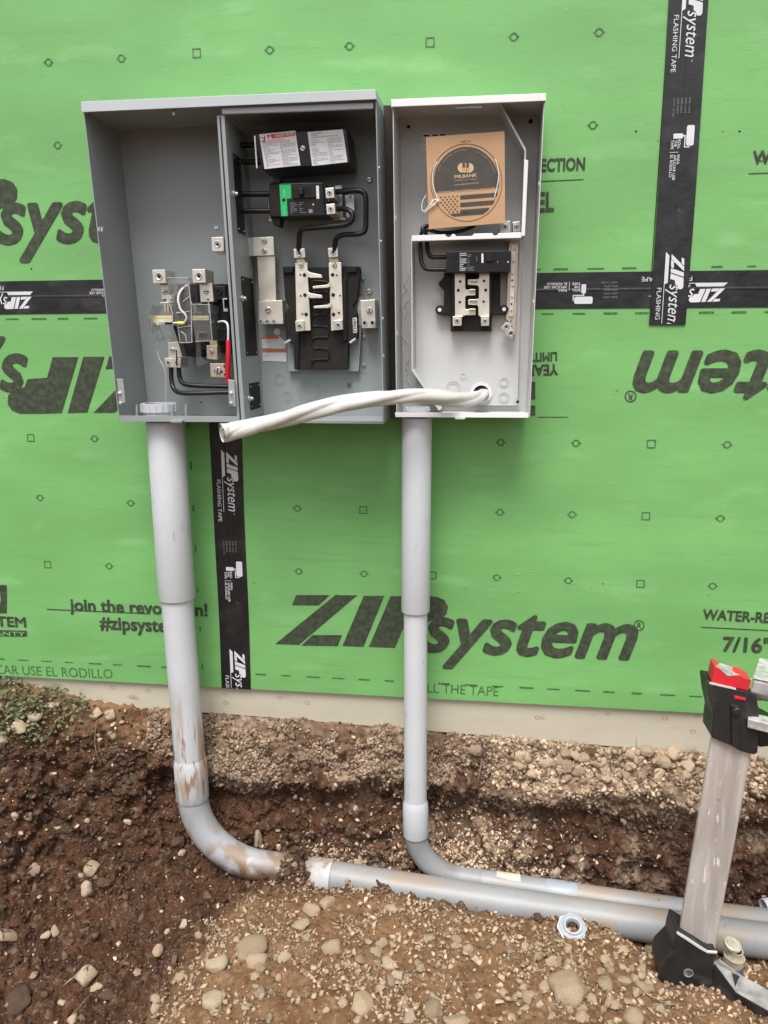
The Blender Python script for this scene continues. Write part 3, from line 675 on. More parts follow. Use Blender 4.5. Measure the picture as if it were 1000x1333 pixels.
wire('white_lead', 'wirewhite', cab, [(*z(q)[0], Y) for q, Y in (((450, 262), -.11), ((395, 300), -.145), ((358, 360), -.155), ((352, 440), -.158), ((378, 525), -.158), ((425, 575), -.155), ((440, 620), -.152), ((415, 670), -.147))], .0029)
wire('white_lead', 'wirewhite', cab, [(*z(q)[0], Y) for q, Y in (((785, 660), -.11), ((840, 652), -.13), ((880, 675), -.14), ((893, 740), -.145), ((893, 868), -.145))], .0029)
wire('red_sleeve', 'redtube', cab, [(*z(q)[0], Y) for q, Y in (((893, 860), -.145), ((897, 960), -.147), ((893, 1120), -.147), ((888, 1310), -.14))], .0068, 4, 14)
z2 = zm(90, 330, .24)
wire('feeder_cable', 'rubber', cab, [(*z2(q)[0], Y) for q, Y in (((553, 600), -.095), ((556, 690), -.10), ((572, 738), -.11), ((610, 756), -.12), ((700, 758), -.12), ((880, 752), -.11))], .0066, 6, 12)
wire('feeder_cable', 'rubber', cab, [(*z2(q)[0], Y) for q, Y in (((594, 600), -.085), ((598, 660), -.09), ((612, 698), -.10), ((645, 712), -.105), ((720, 718), -.105), ((880, 722), -.10))], .0066, 6, 12)
wire('thin_strand', 'locknut', cab, [(*z2(q)[0], Y) for q, Y in (((478, 530), -.13), ((492, 575), -.13), ((518, 625), -.13), ((526, 700), -.125), ((524, 800), -.118))], .0012, 5, 6)

# ---- right bay: main breaker, bus and covers
z = zm(300, 150, .19)
cvr = one('breaker_cover', 'blackpaint', cab, z((165, 125), (795, 88), (822, 330), (215, 372)), -.145, -.03, .002)
L1q = z((197, 130), (445, 105), (480, 342), (235, 368)); L2q = z((528, 115), (770, 95), (802, 320), (560, 347))
for q, red in ((L1q, 1), (L2q, 0)):
    lb = flat('warning_label', 'white', cvr, [q], -.1458)
    tl, tr, br, bl = [Vector((*p, 0)) for p in q]; g = lambda u, v: (lambda p: (p.x, p.y))((tl*(1-u)+tr*u)*(1-v)+(bl*(1-u)+br*u)*v)
    if red:
        flat('label_header', 'red', lb, [[g(.30, .03), g(.98, .03), g(.98, .14), g(.33, .16)], [g(.2, .04), g(.29, .04), g(.24, .16)]], -.1464)
        flat('label_pictogram', 'red', lb, [[g(.03, .08), g(.14, .13), g(.15, .16), g(.04, .11)], [g(.13, .06), g(.16, .06), g(.12, .24), g(.09, .24)], [g(.03, .20), g(.12, .18), g(.12, .21), g(.03, .23)]], -.1464)
        mb = MB(); A = P(*g(.42, .135), -.147); text_on(mb, 'DANGER / PELIGRO', A, P(*g(.95, .115), -.147)-A, V(0, 0, .0072), bold=.02); fixn(mb); mb.build('label_lettering', M['white'], lb)
        finelines(lb, [g(.05, .2), g(.97, .18), g(.97, .3), g(.05, .3)], -.1464, 2, 'red', .35)
    else: finelines(lb, [g(.08, .03), g(.95, .03), g(.95, .2), g(.08, .2)], -.1464, 3, 'greytext', .5)
    finelines(lb, [g(.04, .3 if red else .22), g(.97, .3 if red else .22), g(.97, .97), g(.04, .97)], -.1464, 17, 'greytext', .42, 2)
screw(cvr, *z((498, 228))[0], -.145, .0075)
one('cover_flange', 'zinc', cvr, z((160, 140), (172, 138), (186, 362), (176, 364)), -.147, -.1455)
for y, x0, Y in ((205, 40, -.07), (320, 45, -.07), (540, 60, -.085), (655, 70, -.085)):
    wire('feeder_cable', 'rubber', cab, [(*z((x0, y))[0], Y), (*z(((x0+290)/2, y))[0], Y), (*z((290, y))[0], Y)], .0072, 2, 12)
brk = one('circuit_breaker', 'black', cab, z((335, 466), (630, 460), (648, 688), (345, 695)), -.128, -.05, .002)
one('breaker_end', 'blackmatte', brk, z((264, 474), (338, 466), (348, 696), (270, 692)), -.116, -.05, .002)
one('breaker_prong', 'black', brk, z((268, 692), (345, 696), (336, 762), (300, 752)), -.10, -.06, .001)
one('breaker_prong', 'black', brk, z((270, 470), (300, 440), (345, 436), (338, 465)), -.10, -.06, .001)
gn = one('green_band', 'gname', brk, z((335, 476), (414, 474), (418, 568), (386, 572), (393, 690), (348, 691)), -.1290, -.1283, 0)
disc('bolt_hole', 'hole', gn, *z((366, 580))[0], -.1290, .0042)
finelines(gn, z((362, 488), (372, 488), (377, 560), (367, 560)), -.1296, 1, 'gtxt', .8); finelines(gn, z((364, 606), (374, 606), (382, 680), (372, 680)), -.1296, 1, 'gtxt', .8)
one('escutcheon', 'blackmatte', brk, z((424, 484), (580, 473), (588, 562), (432, 570)), -.133, -.1283, .001)
flat('handle_slot', 'hole', brk, [z((444, 497), (550, 489), (554, 540), (450, 546))], -.1334)
one('handle', 'black', brk, z((462, 499), (494, 497), (497, 541), (466, 543)), -.146, -.1335, .001)
flat('rating_label', 'white', brk, [z((586, 482), (606, 481), (609, 571), (589, 572))], -.1288)
finelines(brk, z((405, 598), (530, 592), (536, 672), (412, 678)), -.1288, 6, 'tapegrey', .3, 2)
flat('data_matrix', 'tapegrey', brk, [z((536, 645), (562, 643), (564, 668), (538, 670))], -.1288)
disc('test_button', 'yellow', brk, *z((568, 612))[0], -.1283, .002)
one('breaker_block', 'black', brk, z((615, 470), (650, 466), (668, 690), (640, 692)), -.118, -.05, .001)
one('mount_plate', 'zinc', cab, z((715, 482), (762, 478), (770, 702), (724, 704)), -.045, -.035)
one('mount_plate', 'zinc', cab, z((785, 548), (846, 545), (850, 640), (838, 700), (795, 702)), -.04, -.032)
one('mount_plate', 'copper', cab, z((258, 560), (264, 560), (266, 690), (780, 700), (790, 716), (262, 726)), -.05, -.042)
lugface(cab, z((648, 500), (708, 494), (712, 564), (654, 570)), -.12, -.06); lugface(cab, z((654, 610), (714, 604), (720, 674), (660, 680)), -.12, -.06)
screw(cab, *z((672, 585))[0], -.10, .003); screw(cab, *z((820, 555))[0], -.041, .004)
wire('breaker_cable', 'rubber', cab, [(x, y, Y) for x, y, Y in ((434, 250, -.09), (450, 249, -.10), (466, 248, -.105), (474.5, 252, -.105), (476.5, 262, -.105), (476.5, 288, -.10), (475, 300, -.10), (467, 304.5, -.10), (448, 305.5, -.095), (438.5, 310, -.09), (436, 319, -.085), (435.5, 327, -.08))], .0070, 5, 12)
wire('breaker_cable', 'rubber', cab, [(x, y, Y) for x, y, Y in ((436, 272.5, -.09), (448, 271.5, -.105), (456, 275, -.115), (459.5, 282, -.118), (455, 290, -.118), (444, 293.5, -.115), (415, 296, -.105), (397, 297.5, -.10), (391, 302, -.095), (389.5, 312, -.09), (389, 327, -.08))], .0070, 5, 12)
z = zm(280, 290, .24)
one('bus_back_plate', 'grey', cab, z((386, 400), (800, 400), (790, 640), (780, 806), (397, 806)), -.030, -.012, .001)
base = one('bus_base', 'blackmatte', cab, z((366, 236), (490, 232), (505, 240), (612, 240), (640, 232), (784, 236), (788, 265), (770, 420), (745, 452), (770, 492), (775, 620), (722, 650), (720, 795), (430, 795), (425, 655), (384, 640), (382, 490), (402, 455), (380, 425)), -.058, -.0305, .002)
for q in ([(370, 238), (425, 238), (420, 270), (370, 272)], [(715, 236), (770, 236), (768, 268), (712, 270)], [(430, 600), (455, 600), (452, 790), (432, 790)], [(690, 300), (712, 300), (716, 640), (692, 640)]):
    one('base_rib', 'black', base, z(*q), -.066, -.0585, .001)
for k, yc in enumerate((345, 405, 465, 530, 590, 650, 710, 770)):
    s = 1 if k % 2 else -1; cx = 572
    mb = MB(); mb.tube([P(*z((cx+s*40, yc-30))[0], -.060)]+[P(*z((cx-s*20-s*28*math.sin(a), yc+28*math.cos(a)*-1))[0], -.060) for a in (0, .8, 1.57, 2.3, 3.14)]+[P(*z((cx+s*40, yc+30))[0], -.060)], .0022, 8, 4)
    mb.build('base_groove', M['black'], base, True)
for q in ([(440, 190), (482, 190), (496, 240), (446, 240)], [(620, 186), (664, 184), (680, 240), (622, 240)]): one('bus_link', 'copper', cab, z(*q), -.070, -.059, .0006)
for q in ([(434, 218), (500, 214), (518, 584), (442, 590)], [(616, 216), (684, 214), (696, 580), (630, 586)]): one('bus_bar', 'bus', cab, z(*q), -.074, -.0665, .0012)
for q in ([(425, 142), (486, 139), (490, 188), (428, 191)], [(611, 137), (665, 133), (667, 184), (616, 188)]): lugface(cab, z(*q), -.085, -.05)
for q in ([(434, 532), (482, 530), (482, 586), (438, 590)], [(640, 530), (690, 526), (694, 578), (642, 584)]): lugface(cab, z(*q), -.086, -.0745)
for x, y in ((467, 230), (648, 230)): screw(cab, *z((x, y))[0], -.0745, .007)
for x, y, r in ((485, 283, 2.6), (463, 282, 1.3), (488, 392, 2.6), (465, 396, 1.3), (494, 497, 2.6), (474, 495, 1.3), (638, 282, 2.6), (660, 284, 1.3), (641, 391, 2.6), (678, 395, 1.3), (643, 497, 2.6), (672, 488, 1.6)):
    disc('bolt_hole', 'hole', cab, *z((x, y))[0], -.0746, r*.0019)
for q in ([(498, 258), (520, 270), (576, 282), (580, 298), (512, 298), (500, 290)], [(502, 374), (520, 382), (578, 392), (582, 408), (515, 408), (504, 398)], [(620, 322), (606, 336), (530, 344), (530, 356), (608, 352), (624, 345)], [(626, 432), (610, 444), (535, 452), (535, 464), (612, 462), (628, 455)]):
    one('bus_stab', 'bus', cab, z(*q), -.088, -.076, .0008)
one('neutral_strap', 'alu', cab, z((205, 80), (316, 75), (321, 176), (207, 180)), -.060, -.052, .0008)
one('neutral_strap', 'grey', cab, z((104, 82), (204, 80), (206, 180), (106, 180)), -.060, -.052, .0008)
one('neutral_strap', 'alu', cab, z((228, 181), (324, 180), (331, 420), (240, 422)), -.050, -.042, .0008)
nb = one('neutral_lug', 'alu', cab, z((236, 424), (364, 420), (370, 548), (238, 550)), -.075, -.03, .001)
screw(nb, *z((288, 472))[0], -.075, .0085); 
for x in (248, 284, 320): annulus('lug_bore', 'zinc', nb, *z((x, 535))[0], -.0755, .003, .0062, h=.003); disc('bolt_hole', 'hole', nb, *z((x, 535))[0], -.0755, .003)
for x, y in ((268, 100), (268, 152)): screw(cab, *z((x, y))[0], -.060, .0075)
for x, y in ((130, 98), (130, 152)): screw(cab, *z((x, y))[0], -.060, .0065, 'grey')
gl = one('ground_lug', 'alu', cab, z((788, 420), (868, 416), (872, 570), (796, 572)), -.07, -.012, .001)
screw(gl, *z((838, 475))[0], -.07, .009)
for x in (812, 854): annulus('lug_bore', 'zinc', gl, *z((x, 543))[0], -.0705, .0045, .008, h=.003); disc('bolt_hole', 'hole', gl, *z((x, 543))[0], -.0705, .0045)
one('ground_strap', 'zinc', cab, z((772, 418), (790, 418), (794, 560), (776, 560)), -.032, -.026)
for q in ([(254, 616), (345, 614), (378, 640), (382, 684), (256, 680)], [(258, 688), (386, 686), (388, 754), (260, 748)]):
    lb = flat('caution_label', 'white', cab, [z(*q)], -.0106)
    (x0, y0), (x1, y1) = q[0], q[1]; flat('label_header', 'orange', lb, [z((x0, y0), (x1, y1), (x1+1, y1+16), (x0+1, y0+16))], -.0111)
    finelines(lb, z((x0+5, y0+22), (x1-5, y1+22), (x1-5, y1+58), (x0+5, y0+58)), -.0111, 4, 'greytext', .35)
disc('plug', 'white', cab, *z((337, 590))[0], -.0092, .0095, h=.002); disc('plug', 'zinc', cab, *z((340, 360))[0], -.0092, .009, h=.003)
for x, y, r0 in ((350, 852, .0165), (350, 852, .012), (395, 945, .0155), (395, 945, .010), (508, 915, .034), (508, 915, .026), (800, 880, .034)): annulus('knockout', 'grey', cab, *z((x, y))[0], -.0092, r0-.001, r0, h=.0007)
lb = flat('number_label', 'white', cab, [z((746, 516), (768, 514), (770, 596), (750, 598))], -.0595)
mb = MB(); A = P(*z((766, 594))[0], -.060); text_on(mb, 'Z23567', A, P(*z((764, 518))[0], -.060)-A, V(-.0062, 0, 0)*1.2, bold=.02); fixn(mb); mb.build('label_lettering', M['black'], lb)
for x, y, ang in ((393, 645, .5), (748, 640, .6)):
    c = P(*z((x, y))[0], -.064); mb = MB(); mb.lathe(c+V(0, .02, 0), (0, -1, 0), [(.004, 0), (.004, .02)], 10)
    d = V(math.cos(ang), 0, math.sin(ang)); mb.tube([c-d*.010, c+d*.010], .0042, 8, 1); mb.build('thumb_screw', M['zinc'], cab, True)
mb = MB(); f = BL.z+.0036
mb.face([V(P(407, 547, -.17).x, -.18, f), V(P(448, 548, -.17).x, -.19, f), V(P(462, 540, -.1).x, -.06, f), V(P(420, 542, -.1).x, -.05, f)]); mb.build('paper_label', M['white'], cab)

# ------------------------------------------------------------------ narrow box (load centre)
b1 = P(602, 543, -.08)
lc = thing('load_centre', 'narrow light grey open breaker box, right of the wide dark cabinet', 'electrical box', b1)
YF2 = -.16
TL, TR, BL, BR = P(511, 130, YF2), P(709.5, 126, YF2), P(516, 543, YF2), P(690, 542.5, YF2); dpt = V(0, YB-YF2, 0); t = .0022
mb = MB()
mb.prism([TL, TL+V(t, 0, 0), BL+V(t, 0, 0), BL], dpt); mb.prism([TR-V(t, 0, 0), TR, BR, BR-V(t, 0, 0)], dpt)
mb.prism([BL+V(t, .002, 0), BR+V(-t, .002, 0), BR+V(-t, .002, t), BL+V(t, .002, t)], dpt-V(0, .004, 0))
bk = V(0, YB-YF2-.003, 0); mb.prism([TL+bk+V(t, 0, .012), TR+bk+V(-t, 0, .012), BR+bk+V(-t, 0, t), BL+bk+V(t, 0, t)], (0, .002, 0))
mb.prism([TL+V(t, .002, -.001), TR+V(-t, .002, -.001), TR+V(-t, .002, .002), TL+V(t, .002, .002)], dpt-V(0, .006, 0))
mb.build('housing', M['grey2'], lc, bevel=.0006)
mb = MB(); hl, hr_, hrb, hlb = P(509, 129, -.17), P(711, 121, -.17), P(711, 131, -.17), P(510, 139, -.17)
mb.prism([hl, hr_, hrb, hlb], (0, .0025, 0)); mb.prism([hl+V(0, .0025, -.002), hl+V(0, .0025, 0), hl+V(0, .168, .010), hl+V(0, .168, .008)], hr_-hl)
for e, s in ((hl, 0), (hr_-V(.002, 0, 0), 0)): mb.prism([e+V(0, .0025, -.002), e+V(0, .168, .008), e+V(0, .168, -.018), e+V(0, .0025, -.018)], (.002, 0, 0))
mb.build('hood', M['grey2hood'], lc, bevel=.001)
one('bottom_lip', 'grey2hood', lc, [(514, 537), (688, 537.5), (688, 544), (515, 543)], -.1635, -.1602, .0008)
one('latch_tab', 'grey2', lc, [(592, 543.5), (606, 543.7), (605, 546), (593, 545.8)], -.166, -.1603)
# inner mounting pan and dead-front frame
one('mounting_pan', 'grey2', lc, [(540, 314), (680, 312), (674, 528), (562, 528), (541, 484)], -.024, -.010, .001)
mb = MB(); fl = [(535.5, 310), (536.5, 310), (537.5, 480), (574, 533), (571, 534), (536, 482)]; mb.pp(fl, -.10, -.012); mb.build('frame_flange', M['grey2'], lc)
mb = MB(); mb.pp([(650.5, 135), (652.5, 135), (685, 194), (683, 305), (681, 305), (683, 196)], -.115, -.010); mb.build('frame_flange', M['grey2'], lc)
one('frame_bar', 'grey2hood', lc, [(682.5, 208), (688, 208), (683.5, 307), (679, 307)], -.122, -.114, .001)
arc = lambda cx, cy, r, n=7: [(cx-r*math.cos(math.pi*k/(n-1)), cy+r*.9*math.sin(math.pi*k/(n-1))) for k in range(n)]
one('frame_bar', 'grey2hood', lc, [(536, 306.5)] + arc(584, 304.8, 4.2) + [(592, 304.5), (594, 307.5), (615, 307), (617, 303.9)] + arc(645, 303.3, 3.8) + [(678.5, 302), (679, 309.5), (536, 313.8)], -.122, -.112, .0008)
one('frame_shelf', 'grey2', lc, [(537, 312), (678, 308), (678, 309.4), (537, 313.4)], -.1118, -.024, 0)
one('latch_plate', 'zinc', lc, [(593, 137.5), (628, 136.5), (628, 140), (593, 141)], -.155, -.150); screw(lc, 610.5, 139, -.155, .004)
for x, y, r in ((532, 165, .009), (610, 161, .014), (691, 158, .0115)): annulus('mounting_dimple', 'grey2', lc, x, y, -.0092, r*.55, r, h=.0025); disc('bolt_hole', 'hole' if x != 610 else 'grey2', lc, x, y, -.0093, r*.5)
lb = flat('maker_label', 'white', lc, [[(549, 173), (582, 173), (581.5, 181), (557, 182), (555, 196), (548, 196)]], -.0096)
for y, x0, x1 in ((176.5, 551, 559), (176, 563, 570), (175.6, 573, 580)): flat('label_lettering', 'black', lb, [rect(x0, y-1.2, x1, y+1.2)], -.0102)
finelines(lb, [(549, 180), (555, 180), (554, 195), (549, 195)], -.0102, 6)
z = zm(530, 300, .16)
for y in (300, 190): pass
base = one('bus_base', 'blackmatte', lc, z((298, 340), (762, 340), (757, 612), (790, 604), (815, 615), (828, 640), (815, 670), (790, 684), (690, 690), (690, 820), (354, 820), (354, 690), (265, 686), (238, 672), (228, 645), (240, 616), (268, 606), (298, 612), (302, 490), (256, 440), (256, 425), (300, 375)), -.055, -.0245, .002)
for x, y in ((265, 645), (790, 640)): disc('mounting_hole', 'white', base, *z((x, y))[0], -.0555, .0052, h=.001)
for x, y in ((330, 430), (325, 590), (740, 420), (735, 590), (262, 432)): disc('bolt_hole', 'hole', base, *z((x, y))[0], -.0553, .0022)
for q in ([(362, 345), (384, 345), (386, 690), (364, 690)], [(672, 345), (694, 345), (692, 690), (672, 690)]): one('base_rib', 'black', base, z(*q), -.064, -.0555, .001)
one('bus_bar', 'bus', lc, z((388, 338), (474, 338), (474, 470), (482, 480), (556, 486), (556, 524), (484, 530), (474, 540), (474, 632), (482, 640), (558, 646), (558, 688), (474, 690), (446, 705), (390, 705)), -.072, -.0555, .001)
one('bus_bar', 'bus', lc, z((586, 338), (670, 338), (670, 705), (600, 705), (580, 690), (580, 620), (570, 606), (497, 602), (497, 566), (572, 560), (584, 552), (584, 460), (572, 446), (495, 440), (495, 398), (575, 394), (586, 384)), -.072, -.0555, .001)
for (x0, y0, x1, y1) in ((505, 398, 570, 410), (505, 478, 556, 486), (505, 560, 570, 570), (505, 636, 556, 646)): one('bus_stab', 'bus', lc, z((x0, y0), (x1, y0), (x1, y1), (x0, y1)), -.090, -.0725, .0006)
for x, y, r in ((432, 415, .0034), (417, 487, .004), (430, 582, .0032), (627, 410, .0034), (640, 485, .004), (623, 578, .0032)): disc('bolt_hole', 'hole', lc, *z((x, y))[0], -.0724, r)
for q in ([(370, 698), (446, 696), (443, 775), (372, 776)], [(600, 698), (668, 696), (668, 775), (602, 776)]): lugface(lc, z(*q), -.082, -.056)
brk = one('circuit_breaker', 'black', lc, z((320, 172), (846, 163), (838, 338), (320, 344)), -.108, -.056, .0015)
finelines(brk, z((428, 182), (486, 180), (486, 330), (428, 332)), -.1086, 10, 'tapewhite', .45); finelines(brk, z((492, 180), (550, 178), (550, 330), (492, 330)), -.1086, 12, 'tapegrey', .4)
flat('rating_label', 'white', brk, [z((605, 188), (621, 187), (622, 262), (606, 263))], -.1086)
finelines(brk, z((566, 195), (582, 194), (583, 248), (567, 249)), -.1087, 1, 'tapewhite', .8)
annulus('trip_dial', 'blackmatte', brk, *z((710, 215))[0], -.1083, .005, .0078, h=.001); one('breaker_handle', 'blackmatte', brk, z((640, 190), (700, 188), (700, 250), (640, 252)), -.112, -.1085, .001)
screw(brk, *z((822, 256))[0], -.108, .0022, 'white', .001); screw(brk, *z((738, 256))[0], -.108, .0012, 'white', .001)
for y in (215, 300): annulus('terminal_ring', 'blackmatte', brk, *z((392, y))[0], -.1083, .004, .0062, h=.001)
wire('breaker_cable', 'rubber', lc, [(*z(q)[0], Y) for q, Y in (((108, 60), -.075), ((112, 180), -.08), ((118, 255), -.085), ((145, 305), -.088), ((200, 318), -.088), ((340, 316), -.085))], .0058, 6, 12)
wire('breaker_cable', 'rubber', lc, [(*z(q)[0], Y) for q, Y in (((162, 60), -.075), ((166, 150), -.08), ((182, 200), -.085), ((225, 218), -.088), ((340, 214), -.085))], .0058, 6, 12)
wire('breaker_cable', 'rubber', lc, [(548, 312, -.075), (549, 303, -.08), (556, 299, -.085), (575, 303, -.085), (598, 301, -.085), (618, 293, -.08), (625, 280, -.05)], .0050, 6, 12)
wire('breaker_cable', 'rubber', lc, [(556, 312, -.075), (554, 303, -.09), (550, 297, -.09), (560, 293, -.08), (570, 288, -.05)], .0055, 6, 12)
nb = one('neutral_bar', 'copper', lc, z((832, 84), (908, 82), (884, 822), (806, 722)), -.05, -.0245, .001)
one('neutral_rib', 'bus', nb, z((850, 110), (890, 110), (866, 700), (828, 700)), -.056, -.0505, .001)
for k, (x, y) in enumerate(((873, 155), (868, 255), (861, 355), (856, 405), (863, 452), (854, 540), (849, 598), (850, 650))):
    if k in (3, 6): disc('bolt_hole', 'hole', nb, *z((x, y))[0], -.0563, .0026)
    else: screw(nb, *z((x, y))[0], -.056, .0034, 'bus', .003)
lugface(nb, z((815, 730), (852, 772), (806, 832), (762, 794)), -.062, -.0505); lugface(nb, z((845, 784), (890, 824), (851, 886), (799, 846)), -.066, -.0505)
for x in (818, 845): disc('bolt_hole', 'hole', nb, *z((x, 738))[0], -.0625, .0022)
lugface(lc, [(651, 289), (664.5, 287), (665, 302), (651, 303)], -.06, -.02, 'zinc'); lugface(lc, [(667, 289), (677, 288), (678, 301), (668, 302)], -.06, -.02, 'zinc')
# knockouts and the open hub in the pan
Yp = -.0243
for x, y, r in ((590, 506, .0215), (590, 506, .0155), (603, 490, .0085), (656, 498, .014), (656, 498, .010), (656, 518, .0155), (656, 518, .011), (674, 522, .010)): annulus('knockout', 'grey2', lc, x, y, Yp, r-.0014, r, h=.0012)
disc('bolt_hole', 'hole', lc, 674, 523, Yp, .0042)
hub = annulus('hub_ring', 'grey2hood', lc, 626.5, 512, Yp, .0225, .0285, 36, .004); disc('hub_opening', 'hole', hub, 626.5, 512, Yp, .0226, 36, .0004)
mb = MB(); c = P(626.5, 512, Yp-.001); mb.lathe(c, (0, -1, 0), [(.0285, 0), (.0305, .001), (.0305, .003), (.0285, .004)], 36, False); mb.build('hub_rim', M['white'], hub, True)
locknut(lc, V(P(543, 538, -.1).x, -.1, BL.z+.003), .031, .02)
for q in ([(530, 355), (534, 358), (525, 372), (530, 376), (523, 385)], [(532, 390), (526, 398), (531, 402), (527, 412)], [(521, 418), (514, 424), (520, 432), (532, 448)], [(533, 466), (527, 478), (532, 483), (528, 492), (536, 503)]):
    mb = MB(); pts = [P(x, y, -.0105) for x, y in q]; mb.tube(pts, .0011, 5, 1); mb.build('paint_scratch', M['white'], lc)
for k in (.35, .72):
    e = TL.lerp(BL, k); mb = MB(); mb.lathe(V(e.x+.002, -.14, e.z), (1, 0, 0), [(.007, 0), (.006, .002), (.003, .002)], 12); mb.build('dimple', M['grey2hood'], lc, True)
    e = TR.lerp(BR, k-.1); mb = MB(); mb.lathe(V(e.x-.002, -.13, e.z), (-1, 0, 0), [(.007, 0), (.006, .002), (.003, .002)], 12); mb.build('dimple', M['grey2hood'], lc, True)

# dark plank standing in the slot between the boxes
mb = MB(); mb.pp([(500, 137), (515, 137), (521, 545), (504, 545)], -.06, -.0035); mb.build('filler_plank', M['plank'], label='narrow dark plank on the wall in the slot between the two boxes', cat='plank')

# ------------------------------------------------------------------ cardboard sheet with its wire seal
z = zm(545, 165, .145); YC = -.128
card = thing('cardboard_sheet', 'square brown cardboard with round dark printed disc and striped flag hung in the narrow box', 'cardboard', P(607, 298, YC))
mb = MB(); mb.pp(z((66, 92), (772, 38), (778, 862), (92, 918)), YC, YC+.003); mb.build('sheet', M['card'], card)
def ell(cx, cy, rx, ry, a0=0, a1=2*math.pi, n=60): return [(cx+rx*math.cos(a0+(a1-a0)*k/n), cy+ry*math.sin(a0+(a1-a0)*k/n)) for k in range(n+1)]
mb = MB(); o1, o2 = ell(430, 500, 322, 350), ell(430, 500, 317, 345)
for k in range(60): pquad(mb, z(o1[k], o1[k+1], o2[k+1], o2[k]), YC-.0008)
fixn(mb); mb.build('printed_ring', M['cardink'], card)
cx, cy, rx, ry = 430, 504, 292, 325
chord = lambda x: 588-.078*(x-165)
inE = lambda x, y: ((x-cx)/rx)**2+((y-cy)/ry)**2 < 1
def ey(x, s): return cy+s*ry*math.sqrt(max(0, 1-((x-cx)/rx)**2))
mb = MB(); xs = [cx+rx*.999*math.cos(math.pi*(1-k/48)) for k in range(49)]
mb.face([P(*z((x, ey(x, -1)))[0], YC-.0008) for x in xs]+[P(*z((x, min(chord(x), ey(x, 1))))[0], YC-.0008) for x in xs[::-1]])
fixn(mb); dk = mb.build('printed_disc', M['cardink'], card)
def stripe(y0, h, x0):
    pts, lo = [], []
    for k in range(33):
        x = x0+(cx+rx-x0)*k/32; yt = y0-.078*(x-165); yb = yt+h
        if ey(x, 1) > yt+1 and abs(x-cx) < rx: pts.append((x, yt)); lo.append((x, min(yb, ey(x, 1))))
    return pts+lo[::-1]
mb = MB()
for y0, h, x0 in ((632, 36, 374), (698, 38, 374), (762, 36, 374), (808, 26, 268)):
    if y0 == 808:
        q = [(x, max(0, 0)) for x in []]; top, lo = [], []
        for k in range(41):
            x = 268+(600-268)*k/40; yt = y0-.078*(x-165)-18; yb = yt+26
            if ey(x, 1) > yt+1: top.append((x, yt)); lo.append((x, min(yb, ey(x, 1))))
        q = top+lo[::-1]
    else: q = stripe(y0, h, x0)
    mb.face([P(*p, YC-.0008) for p in z(*q)])
for r_ in range(7):
    for c_ in range(5):
        x = 200+c_*37+(18 if r_ % 2 else 0); y = 634+r_*23-.078*(x-165)+2
        if x > 362 or not inE(x-6, y+6): continue
        pts = []
        for k in range(10):
            a = -math.pi/2+k*math.pi/5; rr = 11 if k % 2 == 0 else 5.2; pts.append((x+rr*math.cos(a), y+rr*math.sin(a)))
        mb.face([P(*p, YC-.0008) for p in z(*pts)])
fixn(mb); mb.build('printed_flag', M['cardink'], card)
# emblem: two half rounds, three bars and a pin
mb = MB(); ye = YC-.0014
for s in (-1, 1):
    q = [(423+s*(30+42*math.sin(a)), 368-44*math.cos(a)) for a in [math.pi*k/12 for k in range(13)]]
    mb.face([P(*p, ye) for p in z(*q)])
mb.face([P(*p, ye) for p in z((415, 328), (432, 328), (428, 342), (428, 412), (420, 412), (420, 342))])
fixn(mb); mb.build('printed_emblem', M['cardtan'], dk)
mb = MB()
for x0, x1 in ((394, 420), (432, 458)): mb.face([P(*p, ye-.0004) for p in z((x0, 412), (x0, 372), ((x0+x1)/2, 362), (x1, 372), (x1, 412))])
fixn(mb); mb.build('printed_emblem', M['card'], dk)
for t_, p0, p1, h, sp in (('MILBANK', (324, 464), (524, 448), 30, 1), ('ENERGY AT WORK', (326, 487), (524, 471), 10, 1.3), ('www.milbankworks.com', (322, 528), (538, 508), 13, 1), ('Family Owned  •  American Manufacturer  •  Kansas City, MO', (172, 592), (686, 553), 13, 1)):
    mb = MB(); ptext(mb, t_, z(p0)[0], z(p1)[0], h*.145, ye, bold=.025 if t_ == 'MILBANK' else .006, space=sp); fixn(mb); mb.build('printed_text', M['cardtan'], dk)
mb = MB(); ptext(mb, '1000118', z((372, 142))[0], z((466, 134))[0], 15*.145, YC-.0008, bold=.01); fixn(mb); mb.build('printed_text', M['cardink'], card)
arcs = 'BUILDING WHAT MATTERS'
mb = MB()
ring_t = 'METER MOUNTING EQUIPMENT  •  ENCLOSED CONTROLS'
for k, ch in enumerate(ring_t):
    if ch == ' ': continue
    a = R(200)+R(140)*k/(len(ring_t)-1); c, s = math.cos(a), math.sin(a)
    C = P(*z((cx+rx*.905*c, cy+ry*.905*s))[0], ye); T = P(*z((cx+rx*.905*c-14*s, cy+ry*.905*s+14*c))[0], ye)-C
    d = T.normalized(); text_on(mb, ch, C, d*.0019*(.5 if ch in 'I•' else 1), V(-d.z, 0, d.x)*.0027)
fixn(mb); mb.build('printed_text', M['cardtan'], dk)
wire('seal_wire', 'wirewhite', card, [(*z(q)[0], YC-.004) for q in ((168, 312), (140, 370), (125, 455), (135, 540), (160, 620), (180, 660))], .0013, 6, 8)
wire('seal_wire', 'wirewhite', card, [(*z(q)[0], YC-.004) for q in ((686, 286), (708, 350), (720, 430), (708, 530), (690, 600), (684, 632))], .0013, 6, 8)
wire('seal_wire', 'wirewhite', card, [(*z(q)[0], YC-.006) for q in ((182, 668), (150, 650), (110, 690), (60, 748), (38, 755), (28, 720), (40, 660), (68, 615))], .0011, 6, 8)
wire('seal_wire', 'wirewhite', card, [(*z(q)[0], YC-.006) for q in ((182, 660), (140, 690), (108, 700), (125, 660), (160, 655), (150, 690), (90, 735), (55, 770))], .0011, 6, 8)

